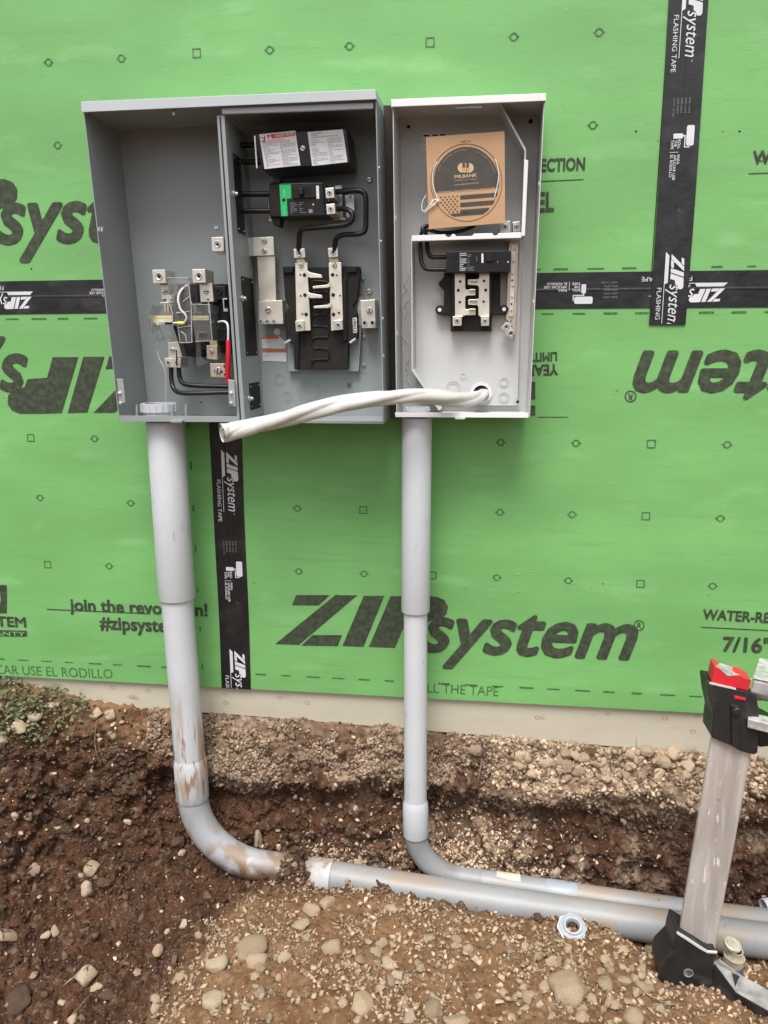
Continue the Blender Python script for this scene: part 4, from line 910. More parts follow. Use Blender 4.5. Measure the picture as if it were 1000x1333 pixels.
# ------------------------------------------------------------------ white sheathed cable
cp = [(629, 513, -.02), (622, 517, -.07), (606, 520, -.13), (580, 518.5, -.19), (548, 515.5, -.225), (510, 517, -.245), (465, 522.5, -.26), (415, 533, -.27), (370, 545, -.275), (330, 555, -.283), (302, 560.5, -.292), (289, 563.5, -.308)]
mb = MB(); pts = [P(*c) for c in cp]; rr = [.0155, .0165, .017, .0172, .0176, .018, .0182, .0188, .0192, .0195, .02, .0205]
mb.tube(pts, rr, 40, 14, False, lambda t, a: 1-.10+.10*math.cos(2*(a+9*t))+.26*abs(math.sin(1.5*(a+9*t)+.4))**.7+.03*math.sin(5*a+31*t)+.018*math.sin(70*t+3*a+2*math.sin(9*t)))
cab_w = mb.build('wire_bundle_cover', M['sleeve'], None, True, label='thick white plastic sheathed cable, twisted, coming out of the narrow box bottom', cat='cable')
e = pts[-1]; ax = (pts[-1]-pts[-2]).normalized(); u = ax.orthogonal().normalized(); v = ax.cross(u)
mb = MB(); mb.lathe(e-ax*.012, ax, [(.0165, 0), (.0165, .004), (.0001, .004)], 20, False); mb.build('inner_filler', M['stonegrey'], cab_w)
for k, (du, dv_, r, mt) in enumerate(((.007, .004, .0072, 'alu'), (-.007, .004, .0072, 'locknut'), (0, -.0078, .0072, 'alu'), (.0, .0125, .0034, 'alu'))):
    mb = MB(); mb.tube([e-ax*.01+u*du+v*dv_, e-ax*.001+u*du+v*dv_], r, 12, 1); o = mb.build('conductor', M[mt], cab_w, True)
    if mt == 'rubber': mb = MB(); mb.cyl(e-ax*.0012+u*du+v*dv_, ax, r*.6, .001, 12); mb.build('conductor_core', M['alu'], o)

# ------------------------------------------------------------------ conduits
def seg(name, mt, parent, pts, r, sm=8, prof=None, seg_=36):
    mb = MB(); mb.tube(pts, r, seg_, sm); return mb.build(name, M[mt], parent, True)
def coup(parent, a, b, r, mt, lip=.004, name='coupling', taper=0):
    ax = b-a; L = ax.length; mb = MB(); pr = [(r-.004, 0), (r-.0005, 0), (r, .0012), (r, L-.0012), (r-.0005, L), (r-.004, L)]
    if taper: pr = [(r-taper, 0), (r-taper*.4, .012), (r, .022), (r, L-.0012), (r-.0005, L), (r-.006, L)]
    mb.lathe(a, ax, pr, 40, False); return mb.build(name, M[mt], parent, True)
q1 = thing('conduit', 'fatter light grey plastic conduit running down from the wide cabinet, mud-stained above its bend', 'conduit', V(-.12, -.118, -.55))
Y1 = -.115
T = P(215, 548, Y1); Cp = P(230.5, 778, Y1); D = P(251, 1038, Y1); mid = P(247, 985, Y1)
axd = (D-T).normalized()
coup(q1, T+V(0, 0, .0), Cp, .0535, 'pvc', name='upper_sleeve')
seg('riser_pipe', 'pvcmud', q1, [Cp-axd*.05, mid], .0468, 1)
coup(q1, P(247.2, 985, Y1), D, .0515, 'pvcmud', name='belled_end', taper=.0048)
# elbow in the plane of the wall, then the run along the trench floor
ZR = -.548
rb = .235; ec = V(D.x+rb, Y1, ZR+rb)
el = [D-axd*.02]+[V(ec.x-rb*math.cos(a), Y1-.008*math.sin(a), ec.z-rb*math.sin(a)) for a in [math.pi/2*k/10 for k in range(11)]]
el = [p for p in el if p.z < D.z+.03]
seg('elbow', 'pvcelbow', q1, el+[V(.17, -.128, ZR)], .0475, 4)
r0, r1 = V(.258, -.140, ZR), V(.328, -.146, ZR); run = [V(.17, -.128, ZR), V(.30, -.143, ZR), V(.84, -.193, ZR-.004), V(1.49, -.240, ZR-.01), V(2.6, -.30, ZR-.02)]
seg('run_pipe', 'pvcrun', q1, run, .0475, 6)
coup(q1, r0, r1, .0525, 'pvcmud')
q2 = thing('conduit', 'thinner light grey plastic conduit running down from the narrow box to the trench', 'conduit', V(.585, -.10, -.52))
Y2 = -.10
T = P(543, 543, Y2); Cp = P(541, 795, Y2); D = P(541.3, 1086, Y2); mid = P(541, 1040, Y2)
axd = (D-T).normalized()
coup(q2, T, Cp, .0415, 'pvc', name='upper_sleeve')
seg('riser_pipe', 'pvc', q2, [Cp-axd*.05, mid], .0345, 1)
coup(q2, mid, D, .0395, 'pvc', taper=.005)
rb = .15; Z2 = -.548; ec = V(D.x+rb, Y2, Z2+rb)
el = [D-axd*.02]+[V(ec.x-rb*math.cos(a), Y2, ec.z-rb*math.sin(a)) for a in [math.pi/2*k/9 for k in range(10)]]
el = [p for p in el if p.z < D.z+.03]
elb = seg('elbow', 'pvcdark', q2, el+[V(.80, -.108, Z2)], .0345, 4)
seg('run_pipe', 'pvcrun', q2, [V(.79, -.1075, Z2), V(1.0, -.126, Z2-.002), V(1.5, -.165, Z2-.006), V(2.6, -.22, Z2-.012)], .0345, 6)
coup(q2, V(.985, -.1245, Z2-.002), V(1.075, -.132, Z2-.0025), .0352, 'pvcpale', name='pale_band')
mb = MB(); c0 = V(.835, -.1102, Z2-.0005); ax = V(.98, -.085, 0).normalized()
for k in range(6):
    a0, a1 = R(60+k*9), R(69+k*9); rr_ = .0350; side = V(0, -1, 0); upv = V(0, 0, 1)
    f = lambda s, a: c0+ax*s+side*(rr_*math.cos(a))+upv*(rr_*math.sin(a))
    mb.face([f(0, a0), f(.072, a0), f(.072, a1), f(0, a1)])
o = mb.build('pipe_label', M['cream'], q2)
q3 = thing('conduit', 'open end of a small grey pipe poking out at the right edge', 'conduit', P(1003, 1180, -.09))
c = P(994, 1180, -.12); ax = V(.93, .28, .05).normalized()
mb = MB(); mb.lathe(c, ax, [(.018, .05), (.018, 0), (.0215, 0), (.0215, .4)], 28, False); mb.build('pipe_end', M['pvc'], q3, True)
mb = MB(); mb.cyl(c+ax*.03, ax, .018, .002, 20); mb.build('pipe_bore', M['hole'], q3)

# ------------------------------------------------------------------ ground: one sheet, profile curves from the wall outwards
def vnoise(p, seed=0):
    """value noise on a lattice, p: (n,3)"""
    i = np.floor(p).astype(np.int64); f = p-i; f = f*f*f*(f*(f*6-15)+10)
    def h(x, y, z):
        n = (x*374761393 + y*668265263 + z*2147483647 + seed*1274126177) & 0xffffffff
        n = ((n ^ (n >> 13))*1274126177) & 0xffffffff; return ((n ^ (n >> 16)) & 0xffff)/65535.0
    r = 0
    for dx in (0, 1):
        for dy in (0, 1):
            for dz in (0, 1):
                wgt = (f[:, 0] if dx else 1-f[:, 0])*(f[:, 1] if dy else 1-f[:, 1])*(f[:, 2] if dz else 1-f[:, 2])
                r = r+wgt*h(i[:, 0]+dx, i[:, 1]+dy, i[:, 2]+dz)
    return r
def fbm(p, sc, oc=4, seed=0, gain=.5):
    r, a, t = 0, 1, 0
    for k in range(oc): r = r+a*vnoise(p*sc*(2**k)+k*7.3, seed+k); t += a; a *= gain
    return r/t
def worley(p, sc, seed=0):
    """distance to the nearest feature point: lumps"""
    q = p*sc; i = np.floor(q).astype(np.int64); best = np.full(len(q), 9.0)
    for dx in (-1, 0, 1):
        for dy in (-1, 0, 1):
            for dz in (-1, 0, 1):
                c = i+np.array([dx, dy, dz]); fp = []
                for k in range(3):
                    n = (c[:, 0]*374761393+c[:, 1]*668265263+c[:, 2]*2147483647+(seed*3+k)*1274126177) & 0xffffffff
                    n = ((n ^ (n >> 13))*1274126177) & 0xffffffff; fp.append(((n ^ (n >> 16)) & 0xffff)/65535.0)
                d = ((q-c-np.stack(fp, -1))**2).sum(1); best = np.minimum(best, d)
    return np.sqrt(best)
ST = [  # x station, profile knots (distance from wall, height)
 (-6.0, [(-.04, -.02), (0, -.02), (.05, -.03), (.12, -.05), (.2, -.07), (.28, -.09), (.36, -.11), (.46, -.13), (.6, -.15), (.75, -.17), (.9, -.19), (1.1, -.2), (1.5, -.22), (3, -.25), (8, -.3)]),
 (-.98, [(-.04, -.02), (0, -.02), (.05, -.035), (.12, -.06), (.2, -.09), (.26, -.13), (.31, -.22), (.35, -.36), (.42, -.48), (.55, -.54), (.75, -.58), (1.0, -.58), (1.4, -.5), (3, -.35), (8, -.35)]),
 (-.72, [(-.04, -.035), (0, -.035), (.05, -.06), (.12, -.10), (.18, -.15), (.22, -.22), (.26, -.32), (.31, -.43), (.40, -.54), (.55, -.60), (.75, -.63), (1.0, -.62), (1.4, -.52), (3, -.35), (8, -.35)]),
 (-.50, [(-.04, -.075), (0, -.08), (.03, -.11), (.07, -.16), (.10, -.22), (.13, -.31), (.17, -.42), (.23, -.52), (.33, -.60), (.5, -.65), (.72, -.67), (1.0, -.65), (1.4, -.55), (3, -.36), (8, -.36)]),
 (-.20, [(-.04, -.095), (-.005, -.10), (.015, -.13), (.03, -.20), (.045, -.30), (.065, -.42), (.10, -.51), (.18, -.575), (.30, -.62), (.48, -.655), (.7, -.66), (1.0, -.64), (1.4, -.54), (3, -.36), (8, -.36)]),
 (-.02, [(-.04, -.10), (-.005, -.105), (.01, -.135), (.025, -.20), (.038, -.30), (.05, -.42), (.08, -.53), (.15, -.585), (.25, -.60), (.36, -.575), (.52, -.54), (.75, -.535), (1.2, -.5), (3, -.36), (8, -.36)]),
 (.12, [(-.04, -.105), (-.005, -.108), (.008, -.14), (.02, -.20), (.03, -.30), (.042, -.42), (.065, -.53), (.11, -.575), (.20, -.555), (.27, -.525), (.40, -.47), (.6, -.43), (1.1, -.4), (3, -.35), (8, -.35)]),
 (.45, [(-.04, -.11), (-.005, -.112), (.008, -.14), (.02, -.20), (.03, -.30), (.045, -.42), (.065, -.54), (.10, -.59), (.17, -.565), (.225, -.53), (.32, -.475), (.55, -.43), (1.1, -.4), (3, -.35), (8, -.35)]),
 (.85, [(-.04, -.122), (-.005, -.124), (.005, -.145), (.02, -.21), (.035, -.30), (.052, -.43), (.075, -.55), (.12, -.60), (.205, -.590), (.245, -.55), (.33, -.50), (.55, -.44), (1.1, -.4), (3, -.35), (8, -.35)]),
 (1.05, [(-.04, -.128), (-.005, -.13), (.005, -.15), (.02, -.21), (.045, -.30), (.06, -.43), (.08, -.55), (.12, -.60), (.215, -.595), (.25, -.55), (.33, -.50), (.55, -.45), (1.1, -.4), (3, -.35), (8, -.35)]),
 (1.25, [(-.04, -.135), (-.005, -.137), (.005, -.155), (.025, -.215), (.055, -.30), (.07, -.43), (.085, -.54), (.13, -.60), (.27, -.605), (.32, -.575), (.41, -.52), (.56, -.47), (1.1, -.42), (3, -.36), (8, -.36)]),
 (1.8, [(-.04, -.15), (-.005, -.152), (.005, -.17), (.02, -.23), (.035, -.33), (.055, -.45), (.08, -.56), (.14, -.62), (.29, -.615), (.35, -.58), (.44, -.53), (.58, -.48), (1.1, -.43), (3, -.37), (8, -.37)]),
 (8.0, [(-.04, -.2), (-.005, -.2), (.005, -.22), (.02, -.25), (.04, -.33), (.06, -.45), (.09, -.56), (.14, -.62), (.29, -.615), (.35, -.58), (.44, -.53), (.58, -.48), (1.1, -.43), (3, -.37), (8, -.37)])]
xs = np.unique(np.round(np.concatenate([np.linspace(-6, -1.25, 60), np.linspace(-1.25, 1.95, 800), np.linspace(1.95, 8, 70)]), 5))
KN = 14; NR = 520
stx = np.array([s[0] for s in ST]); stp = np.array([s[1] for s in ST])          # (S,15,2)
wob = (fbm(np.stack([xs*3.1, xs*0, xs*0], -1), 1, 3, 5)-.5)*.05                 # the profiles wander a little along x
xq = np.clip(xs+np.where((xs > -1.2) & (xs < 1.9), wob, 0), -6, 8)
j = np.clip(np.searchsorted(stx, xq)-1, 0, len(stx)-2); tt = (xq-stx[j])/(stx[j+1]-stx[j]); tt = tt*tt*(3-2*tt)
PR = stp[j]*(1-tt)[:, None, None]+stp[j+1]*tt[:, None, None]                    # (X,15,2)
# dense rows in the part the camera sees: parameter over the knots
seg_rows = [6, 10, 22, 40, 52, 52, 48, 44, 46, 44, 44, 46, 34, 14]
par = np.concatenate([np.arange(n)/n+k for k, n in enumerate(seg_rows)]+[[KN]]); NR = len(par)
k0 = np.clip(par.astype(int), 0, KN-1); ft = par-k0
def cr(a0, a1, a2, a3, t): return .5*(2*a1+(a2-a0)*t+(2*a0-5*a1+4*a2-a3)*t*t+(3*a1-a0-3*a2+a3)*t**3)
g = lambda k: PR[:, np.clip(k, 0, KN), :]
PF = cr(g(k0-1), g(k0), g(k0+1), g(k0+2), ft[None, :, None])                    # (X,NR,2)
XX = np.repeat(xs[:, None], NR, 1); pos = np.stack([XX, -PF[:, :, 0], PF[:, :, 1]], -1)
def bump(cx, cd, sx, sd, h): return h*np.exp(-((pos[:, :, 0]-cx)/sx)**2-((-pos[:, :, 1]-cd)/sd)**2)
pos[:, :, 2] += bump(.212, .155, .040, .075, .118)+bump(.36, .085, .10, .03, .045)+bump(.72, .08, .10, .03, .05)+bump(.09, .10, .03, .03, .05)+bump(-.62, .42, .10, .10, .05)+bump(-.9, .62, .14, .14, .12)+bump(-.45, .9, .1, .08, .06)
# normals of the smooth sheet, then displacement along them
du_ = np.gradient(pos, axis=0); dv__ = np.gradient(pos, axis=1); nr = np.cross(du_, dv__); nr /= np.maximum(np.linalg.norm(nr, axis=2, keepdims=True), 1e-9)
if nr[:, -20:, 2].mean() < 0: nr = -nr
p3 = pos.reshape(-1, 3); X_, D_, Z_ = p3[:, 0], -p3[:, 1], p3[:, 2]
near = ((X_ > -1.3) & (X_ < 2.0) & (D_ < 1.3)).astype(float)
steep = 1-np.clip(nr.reshape(-1, 3)[:, 2], 0, 1)
sm = lambda a, b, x: np.clip((x-a)/(b-a), 0, 1)**2*(3-2*np.clip((x-a)/(b-a), 0, 1))
big = fbm(p3, 7, 3, 11)-.5; medium = fbm(p3, 26, 4, 23)-.5; fine = fbm(p3, 90, 3, 31)-.5
lump = .55-worley(p3+.01*np.stack([medium, fine, big], -1)*3, 24, 3); lump2 = .5-worley(p3, 62, 9); lump3 = .5-worley(p3, 140, 4)
crest = sm(.22, .34, D_)*sm(-.08, .08, X_+.15*(D_-.6))                          # the dry mound nearer the camera
low = fbm(p3, 4.5, 3, 64)-.5
topb = (1-sm(.02, .10, D_-0))*sm(-.36, -.2, Z_+.10*big+.42*low)                            # gravelly upper bank
bank = sm(.25, .6, steep)*(1-crest)
clay = (1-crest)*(1-topb)
disp = big*(.030+.045*bank)+medium*(.030*(1-.35*crest)+.022*clay)+fine*(.009+.008*clay)+np.maximum(lump, -.3)*(.012+.012*bank+.014*clay)+np.maximum(lump2, -.25)*(.006+.006*topb+.008*clay)+np.maximum(lump3, -.3)*(.0028+.0022*clay)
hang = np.exp(-((Z_+.27+.03*np.sin(X_*9))/.035)**2)*bank                           # the gravel band overhangs the clay a little
disp = disp+hang*.032*(X_ > -.3)-.042*np.exp(-((Z_+.36)/.06)**2)*bank*(X_ > -.3)
edge = np.exp(-((D_+.0)/.012)**2); disp = disp*(1-.75*edge)*(1-.7*np.exp(-((X_-.2)/.12)**2-((D_-.15)/.08)**2))
out3 = p3+nr.reshape(-1, 3)*(disp*np.clip(near+.4, 0, 1))[:, None]
nx, ny = len(xs), NR
idx = np.arange(nx*ny).reshape(nx, ny)
fc = np.stack([idx[:-1, :-1], idx[1:, :-1], idx[1:, 1:], idx[:-1, 1:]], -1).reshape(-1, 4)
me = bpy.data.meshes.new('ground'); me.vertices.add(nx*ny); me.vertices.foreach_set('co', out3.astype(np.float32).ravel())
me.loops.add(len(fc)*4); me.loops.foreach_set('vertex_index', fc.astype(np.int32).ravel()); me.polygons.add(len(fc)); me.polygons.foreach_set('loop_start', np.arange(0, len(fc)*4, 4, dtype=np.int32))
me.update(calc_edges=True)
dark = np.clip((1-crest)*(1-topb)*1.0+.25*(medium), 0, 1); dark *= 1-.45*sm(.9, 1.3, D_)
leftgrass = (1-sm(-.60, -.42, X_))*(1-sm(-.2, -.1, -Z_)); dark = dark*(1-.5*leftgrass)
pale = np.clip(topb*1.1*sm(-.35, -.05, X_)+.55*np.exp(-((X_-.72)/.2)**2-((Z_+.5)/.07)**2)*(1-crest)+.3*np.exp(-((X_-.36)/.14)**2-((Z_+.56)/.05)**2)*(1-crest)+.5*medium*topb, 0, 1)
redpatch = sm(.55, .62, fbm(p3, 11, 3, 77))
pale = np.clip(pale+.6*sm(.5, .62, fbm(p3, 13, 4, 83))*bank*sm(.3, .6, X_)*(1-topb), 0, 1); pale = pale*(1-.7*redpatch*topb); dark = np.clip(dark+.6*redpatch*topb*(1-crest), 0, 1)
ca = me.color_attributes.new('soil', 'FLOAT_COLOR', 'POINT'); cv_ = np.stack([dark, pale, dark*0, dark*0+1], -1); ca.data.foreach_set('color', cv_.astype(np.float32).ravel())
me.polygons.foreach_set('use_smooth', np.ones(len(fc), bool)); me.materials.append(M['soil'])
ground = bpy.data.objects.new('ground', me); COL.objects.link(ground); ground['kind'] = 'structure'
vn = np.empty(nx*ny*3, np.float32); me.vertices.foreach_get('normal', vn); vn = vn.reshape(-1, 3)
if vn[:, 2].mean() < 0: me.flip_normals(); vn = -vn
bvh = BVHTree.FromPolygons([Vector(v) for v in out3], [tuple(f) for f in fc])
def hit(px, py):
    d = ray(px, py).normalized(); r = bvh.ray_cast(CAM, d)
    if r[0] is None: return None, None
    return r[0], (r[1] if r[1].dot(d) < 0 else -r[1])

# ------------------------------------------------------------------ stones
def stone_mesh(kind, seed, rough=1):
    rg = np.random.default_rng(seed); bm = bmesh.new()
    if kind == 'angular':
        ax = np.array([1, .62+.3*rg.random(), .45+.3*rg.random()])
        for _ in range(15):
            v = rg.normal(size=3); v = v/np.linalg.norm(v)*(.85+.2*rg.random())*ax; bm.verts.new(v)
        bmesh.ops.convex_hull(bm, input=bm.verts); bmesh.ops.delete(bm, geom=[v for v in bm.verts if not v.link_faces], context='VERTS')
        bmesh.ops.bevel(bm, geom=list(bm.edges), offset=.11, segments=2, affect='EDGES', profile=.6); bmesh.ops.triangulate(bm, faces=bm.faces)
    else:
        ax = np.array([1, .7+.2*rg.random(), .48+.2*rg.random()]); bmesh.ops.create_icosphere(bm, subdivisions=3, radius=1)
        cut = [(lambda v: v/np.linalg.norm(v))(rg.normal(size=3)) for _ in range(11)]; dd = [.62+.28*rg.random() for _ in cut]
        for v in bm.verts:
            c = np.array(v.co)
            for n_, d in zip(cut, dd):
                s = c@n_-d
                if s > 0: c = c-n_*s*.93
            v.co = Vector(c*ax)
    if kind == 'angular': bmesh.ops.subdivide_edges(bm, edges=[e for e in bm.edges if e.calc_length() > .25], cuts=1, use_grid_fill=True); bmesh.ops.triangulate(bm, faces=bm.faces)
    for v in bm.verts:
        n_ = mnoise.noise(v.co*2.1+Vector((seed*3.1, 0, 0)))*.13*rough+mnoise.noise(v.co*5+Vector((seed, 2, 0)))*.07*rough+mnoise.noise(v.co*11+Vector((seed, 7, 0)))*.035*rough; v.co *= 1+n_
    for f in bm.faces: f.smooth = True
    me = bpy.data.meshes.new('stone'); bm.to_mesh(me); bm.free(); return me
SM = {}
for mt in ('stone', 'stonelight', 'stonegrey', 'stonered'):
    for kd in ('angular', 'round'):
        SM[mt, kd] = [stone_mesh(kd, 17*i + len(mt)*5 + (3 if kd == 'round' else 0), 2.2 if mt == 'stonered' else 1) for i in range(5)]
        for me_ in SM[mt, kd]: me_.materials.append(M[mt])
mpp = lambda p: (p-CAM).dot(F)/FPX                   # metres per photograph pixel at a point
def put_stone(p, n, r, mt, kd, label, group=None, sink=.25, squash=1, ang=None, name='stone'):
    o = bpy.data.objects.new(name, SM[mt, kd][random.randrange(5)]); COL.objects.link(o)
    n = Vector((n.x, n.y, n.z+.4)).normalized(); q = n.to_track_quat('Z', 'Y'); q = q @ Matrix.Rotation(random.random()*6.28 if ang is None else ang, 3, 'Z').to_quaternion()
    o.rotation_mode = 'QUATERNION'; o.rotation_quaternion = q; o.scale = (r, r*squash, r*(.85+.3*random.random()))
    o.location = p+n*r*(.55-sink)
    return tag(o, label, 'stone', group)
NAMED = [  # px, py, width in px, material, shape, label
 (393, 1206, 22, 'stonelight', 'round', 'smooth round pale stone just below two blocky tan rocks on the dirt mound'),
 (405, 1187, 26, 'stone', 'angular', 'blocky tan rock touching the smooth round pale stone on the mound'),
 (427, 1180, 26, 'stone', 'angular', 'blocky brown-tan rock nearest the pipe coupling, right of another blocky rock'),
 (433, 1238, 28, 'stone', 'round', 'large upright tan stone in the middle of the dirt mound'),
 (284, 1258, 30, 'stonelight', 'round', 'smooth oval pale stone alone on the left part of the mound'),
 (335, 1253, 30, 'stone', 'round', 'wide flat-topped tan stone behind a small pebble left of the mound middle'),
 (330, 1236, 46, 'stone', 'round', 'long half-buried tan rock lying behind the wide flat-topped stone'),
 (369, 1250, 22, 'stonelight', 'angular', 'pale pointed stone right of the wide flat-topped stone'),
 (278, 1306, 32, 'stonelight', 'round', 'big pale rounded cobble at the lower left of the mound'),
 (282, 1322, 22, 'stone', 'angular', 'flat tan stone tucked under the big pale rounded cobble'),
 (507, 1257, 24, 'stonelight', 'round', 'pale speckled round stone amid a cluster right of the mound middle'),
 (497, 1230, 18, 'stone', 'round', 'upright tan stone at the top of the cluster right of the mound middle'),
 (489, 1241, 20, 'stone', 'angular', 'wide dark-edged tan stone left above the pale speckled stone'),
 (479, 1228, 14, 'stone', 'angular', 'small blocky tan stone at the left top of the stone cluster'),
 (516, 1272, 21, 'stonelight', 'angular', 'pale flat angular stone under the speckled round stone'),
 (497, 1284, 15, 'stonelight', 'angular', 'small pale angular stone left of and below the flat angular stone'),
 (471, 1310, 34, 'stone', 'round', 'long pale tan slab half-sunk in the lower middle of the mound'),
 (565, 1318, 28, 'stone', 'round', 'round yellowish tan cobble at the bottom edge of the picture'),
 (595, 1334, 32, 'stone', 'round', 'tan rock cut off by the bottom edge right of the yellowish cobble'),
 (532, 1326, 26, 'stonelight', 'angular', 'white-crusted tan rock at the bottom edge left of the yellowish cobble'),
 (721, 1256, 26, 'stone', 'angular', 'flat brown-tan stone below the white plastic ring'),
 (773, 1223, 20, 'stone', 'angular', 'angular pale stone right of and below the white plastic ring'),
 (738, 1293, 68, 'stone', 'angular', 'largest flat tan rock sunk in the mound below the white plastic ring'),
 (785, 1283, 32, 'stone', 'angular', 'rough tan rock right of the largest sunken flat rock'),
 (825, 1328, 30, 'stone', 'round', 'tan rock at the bottom edge left of the black ladder foot'),
 (845, 1238, 13, 'stonelight', 'round', 'pale rounded pebble against the pipe just left of the ladder foot'),
 (861, 1315, 20, 'stone', 'angular', 'brownish tan stone beside the lower left of the ladder foot'),
 (703, 1309, 14, 'stonelight', 'angular', 'pale blocky stone left of the largest sunken flat rock'),
 (594, 1224, 15, 'stone', 'round', 'single roundish tan stone above the bare dirt right of the mound middle'),
 (559, 1222, 15, 'stone', 'round', 'brown round stone alone on bare dirt under the pipe'),
 (622, 1250, 13, 'stone', 'angular', 'upright angular tan stone right of the bare dirt patch'),
 (670, 1300, 14, 'stonelight', 'angular', 'pale triangular stone standing right of bottom centre'),
 (113, 1157, 20, 'stonelight', 'round', 'long pale drop-shaped stone in the dark pit'),
 (118, 1131, 26, 'stonegrey', 'angular', 'forked grey-brown rock just above the long pale drop-shaped stone'),
 (135, 1150, 20, 'stonered', 'angular', 'orange-brown clod right of the long pale drop-shaped stone'),
 (42, 1133, 22, 'stonelight', 'angular', 'rust-stained pale rock in the left side of the pit'),
 (57, 1062, 20, 'stonered', 'angular', 'rusty orange lump in the bank at the left'),
 (36, 1063, 15, 'stonegrey', 'round', 'grey rounded pebble in the bank at the left'),
 (71, 1214, 17, 'stonelight', 'angular', 'pale cracked rock low in the left of the pit'),
 (113, 1273, 34, 'stonelight', 'angular', 'big crumbly pale rock at the bottom of the dark pit'),
 (125, 1288, 18, 'stonelight', 'angular', 'slender white stone right against the big crumbly pale rock'),
 (96, 1327, 18, 'stonelight', 'angular', 'white stone at the bottom edge of the pit'),
 (22, 1306, 44, 'stonered', 'round', 'large dark muddy boulder in the lower left corner'),
 (10, 1220, 30, 'stonegrey', 'angular', 'flat grey-brown rock at the left edge of the pit'),
 (208, 1238, 17, 'stonegrey', 'round', 'tilted grey oval stone on the slope between pit and mound'),
 (178, 1268, 14, 'stonegrey', 'angular', 'dark flat stone on the slope above the pit floor'),
 (237, 1111, 12, 'stonelight', 'round', 'small white stone beside the bend of the fat conduit'),
 (230, 1096, 22, 'stonered', 'angular', 'brown clod beside the bend of the fat conduit'),
 (140, 1300, 26, 'stonered', 'round', 'dark round clod on the pit floor right of the white slender stone'),
 (45, 935, 20, 'stonelight', 'round', 'white stone lying in the weeds nearest the board'),
 (24, 948, 20, 'stonelight', 'round', 'white stone in the weeds, lower and left of another white one'),
 (3, 965, 20, 'stonelight', 'round', 'white stone cut off by the left edge below the weeds'),
 (70, 920, 16, 'stonelight', 'round', 'tan-white stone at the top of the weeds under the trailing sprig'),
 (126, 930, 22, 'stonelight', 'angular', 'pale grey rock under the board at the edge of the weeds'),
 (143, 932, 20, 'stonegrey', 'angular', 'grey-brown rock under the board beside the pale grey rock'),
 (96, 935, 14, 'stone', 'angular', 'small tan rock among the weeds left of the pale grey rock'),
 (620, 975, 28, 'stone', 'angular', 'pinkish tan block stone under the board right of the thin conduit'),
 (794, 1010, 14, 'stonelight', 'angular', 'cream angular stone in the gravel bank left of the ladder'),
 (808, 1026, 13, 'stonelight', 'angular', 'cream stone lower right of the other cream one in the gravel bank'),
 (625, 1137, 18, 'stonelight', 'angular', 'bright white stone lying behind the thin conduit at its bend'),
 (605, 1125, 8, 'stonelight', 'angular', 'tiny white chip left of the bright white stone'),
 (793, 1170, 22, 'stonelight', 'angular', 'whitish stone lying against the back of the pipes'),
 (722, 1135, 18, 'stone', 'angular', 'tan block in the crumbled heap behind the pipes'),
 (700, 1145, 20, 'stone', 'angular', 'tan lump left of the block in the crumbled heap behind the pipes'),
 (762, 1158, 26, 'stone', 'angular', 'flat tan slab at the right of the crumbled heap behind the pipes'),
 (333, 1090, 24, 'stonegrey', 'angular', 'crumbly grey-brown clod above the bend of the fat conduit'),
 (466, 1124, 16, 'stone', 'round', 'round tan stone behind the start of the buried pipe'),
 (463, 1053, 9, 'stonelight', 'round', 'small round pale pebble stuck in the clay bank left of the thin conduit'),
 (700, 1196, 16, 'stonered', 'round', 'dark clod on the mound edge above the white plastic ring'),
]
for (x, y, wd, mt, kd, lb) in NAMED:
    p, n = hit(x, y)
    if p is None: continue
    put_stone(p, n, wd*.56*mpp(p), mt, kd, lb, None, .34 if wd < 40 else .55)
# the rest of the countable stones, by zone
ZONES = [  # n, pixel polygon box, size range px, materials, label, group, exponent
 (82, lambda: (random.uniform(200, 870), 1160+170*random.random()**.6), (9, 19), ['stone', 'stone', 'stonelight'], 'small tan stone lying loose on the dry brown dirt mound', 'loose stones on the dirt mound'),
 (40, lambda: (random.uniform(680, 850), random.uniform(1230, 1330)), (10, 22), ['stone'], 'broken tan stone in the stony right part of the dirt mound', 'broken stones on the right of the mound'),
 (58, lambda: (random.uniform(655, 900), random.uniform(978, 1018)), (12, 24), ['stonegrey', 'stone', 'stonelight', 'stonegrey'], 'angular crushed stone packed under the beige board, right of the thin conduit', 'crushed stones under the board'),
 (28, lambda: (random.uniform(5, 240), random.uniform(1060, 1325)), (6, 16), ['stonelight', 'stonegrey', 'stonered', 'stonered'], 'small stone or clod in the dark pit at the left', 'small stones in the dark pit'),
 (22, lambda: (random.uniform(350, 540), random.uniform(1104, 1135)), (6, 12), ['stonegrey', 'stonelight', 'stonered'], 'small grey-brown rubble piece behind the buried pipe', 'rubble behind the buried pipe'),
 (16, lambda: (random.uniform(120, 240), random.uniform(940, 975)), (6, 11), ['stonegrey', 'stone', 'stonelight'], 'small stone in the bank under the board, left of the fat conduit', 'small stones in the left bank')]
for cnt, fn, (a, b_), mts, lb, grp in ZONES:
    for _ in range(cnt):
        x, y = fn()
        if 200 < x < 330 and y < 1185: continue
        p, n = hit(x, y)
        if p is None: continue
        wd = a+(b_-a)*random.random()**1.4
        put_stone(p, n, wd*.56*mpp(p), random.choice(mts), 'angular' if random.random() < .75 else 'round', lb, grp, .32)
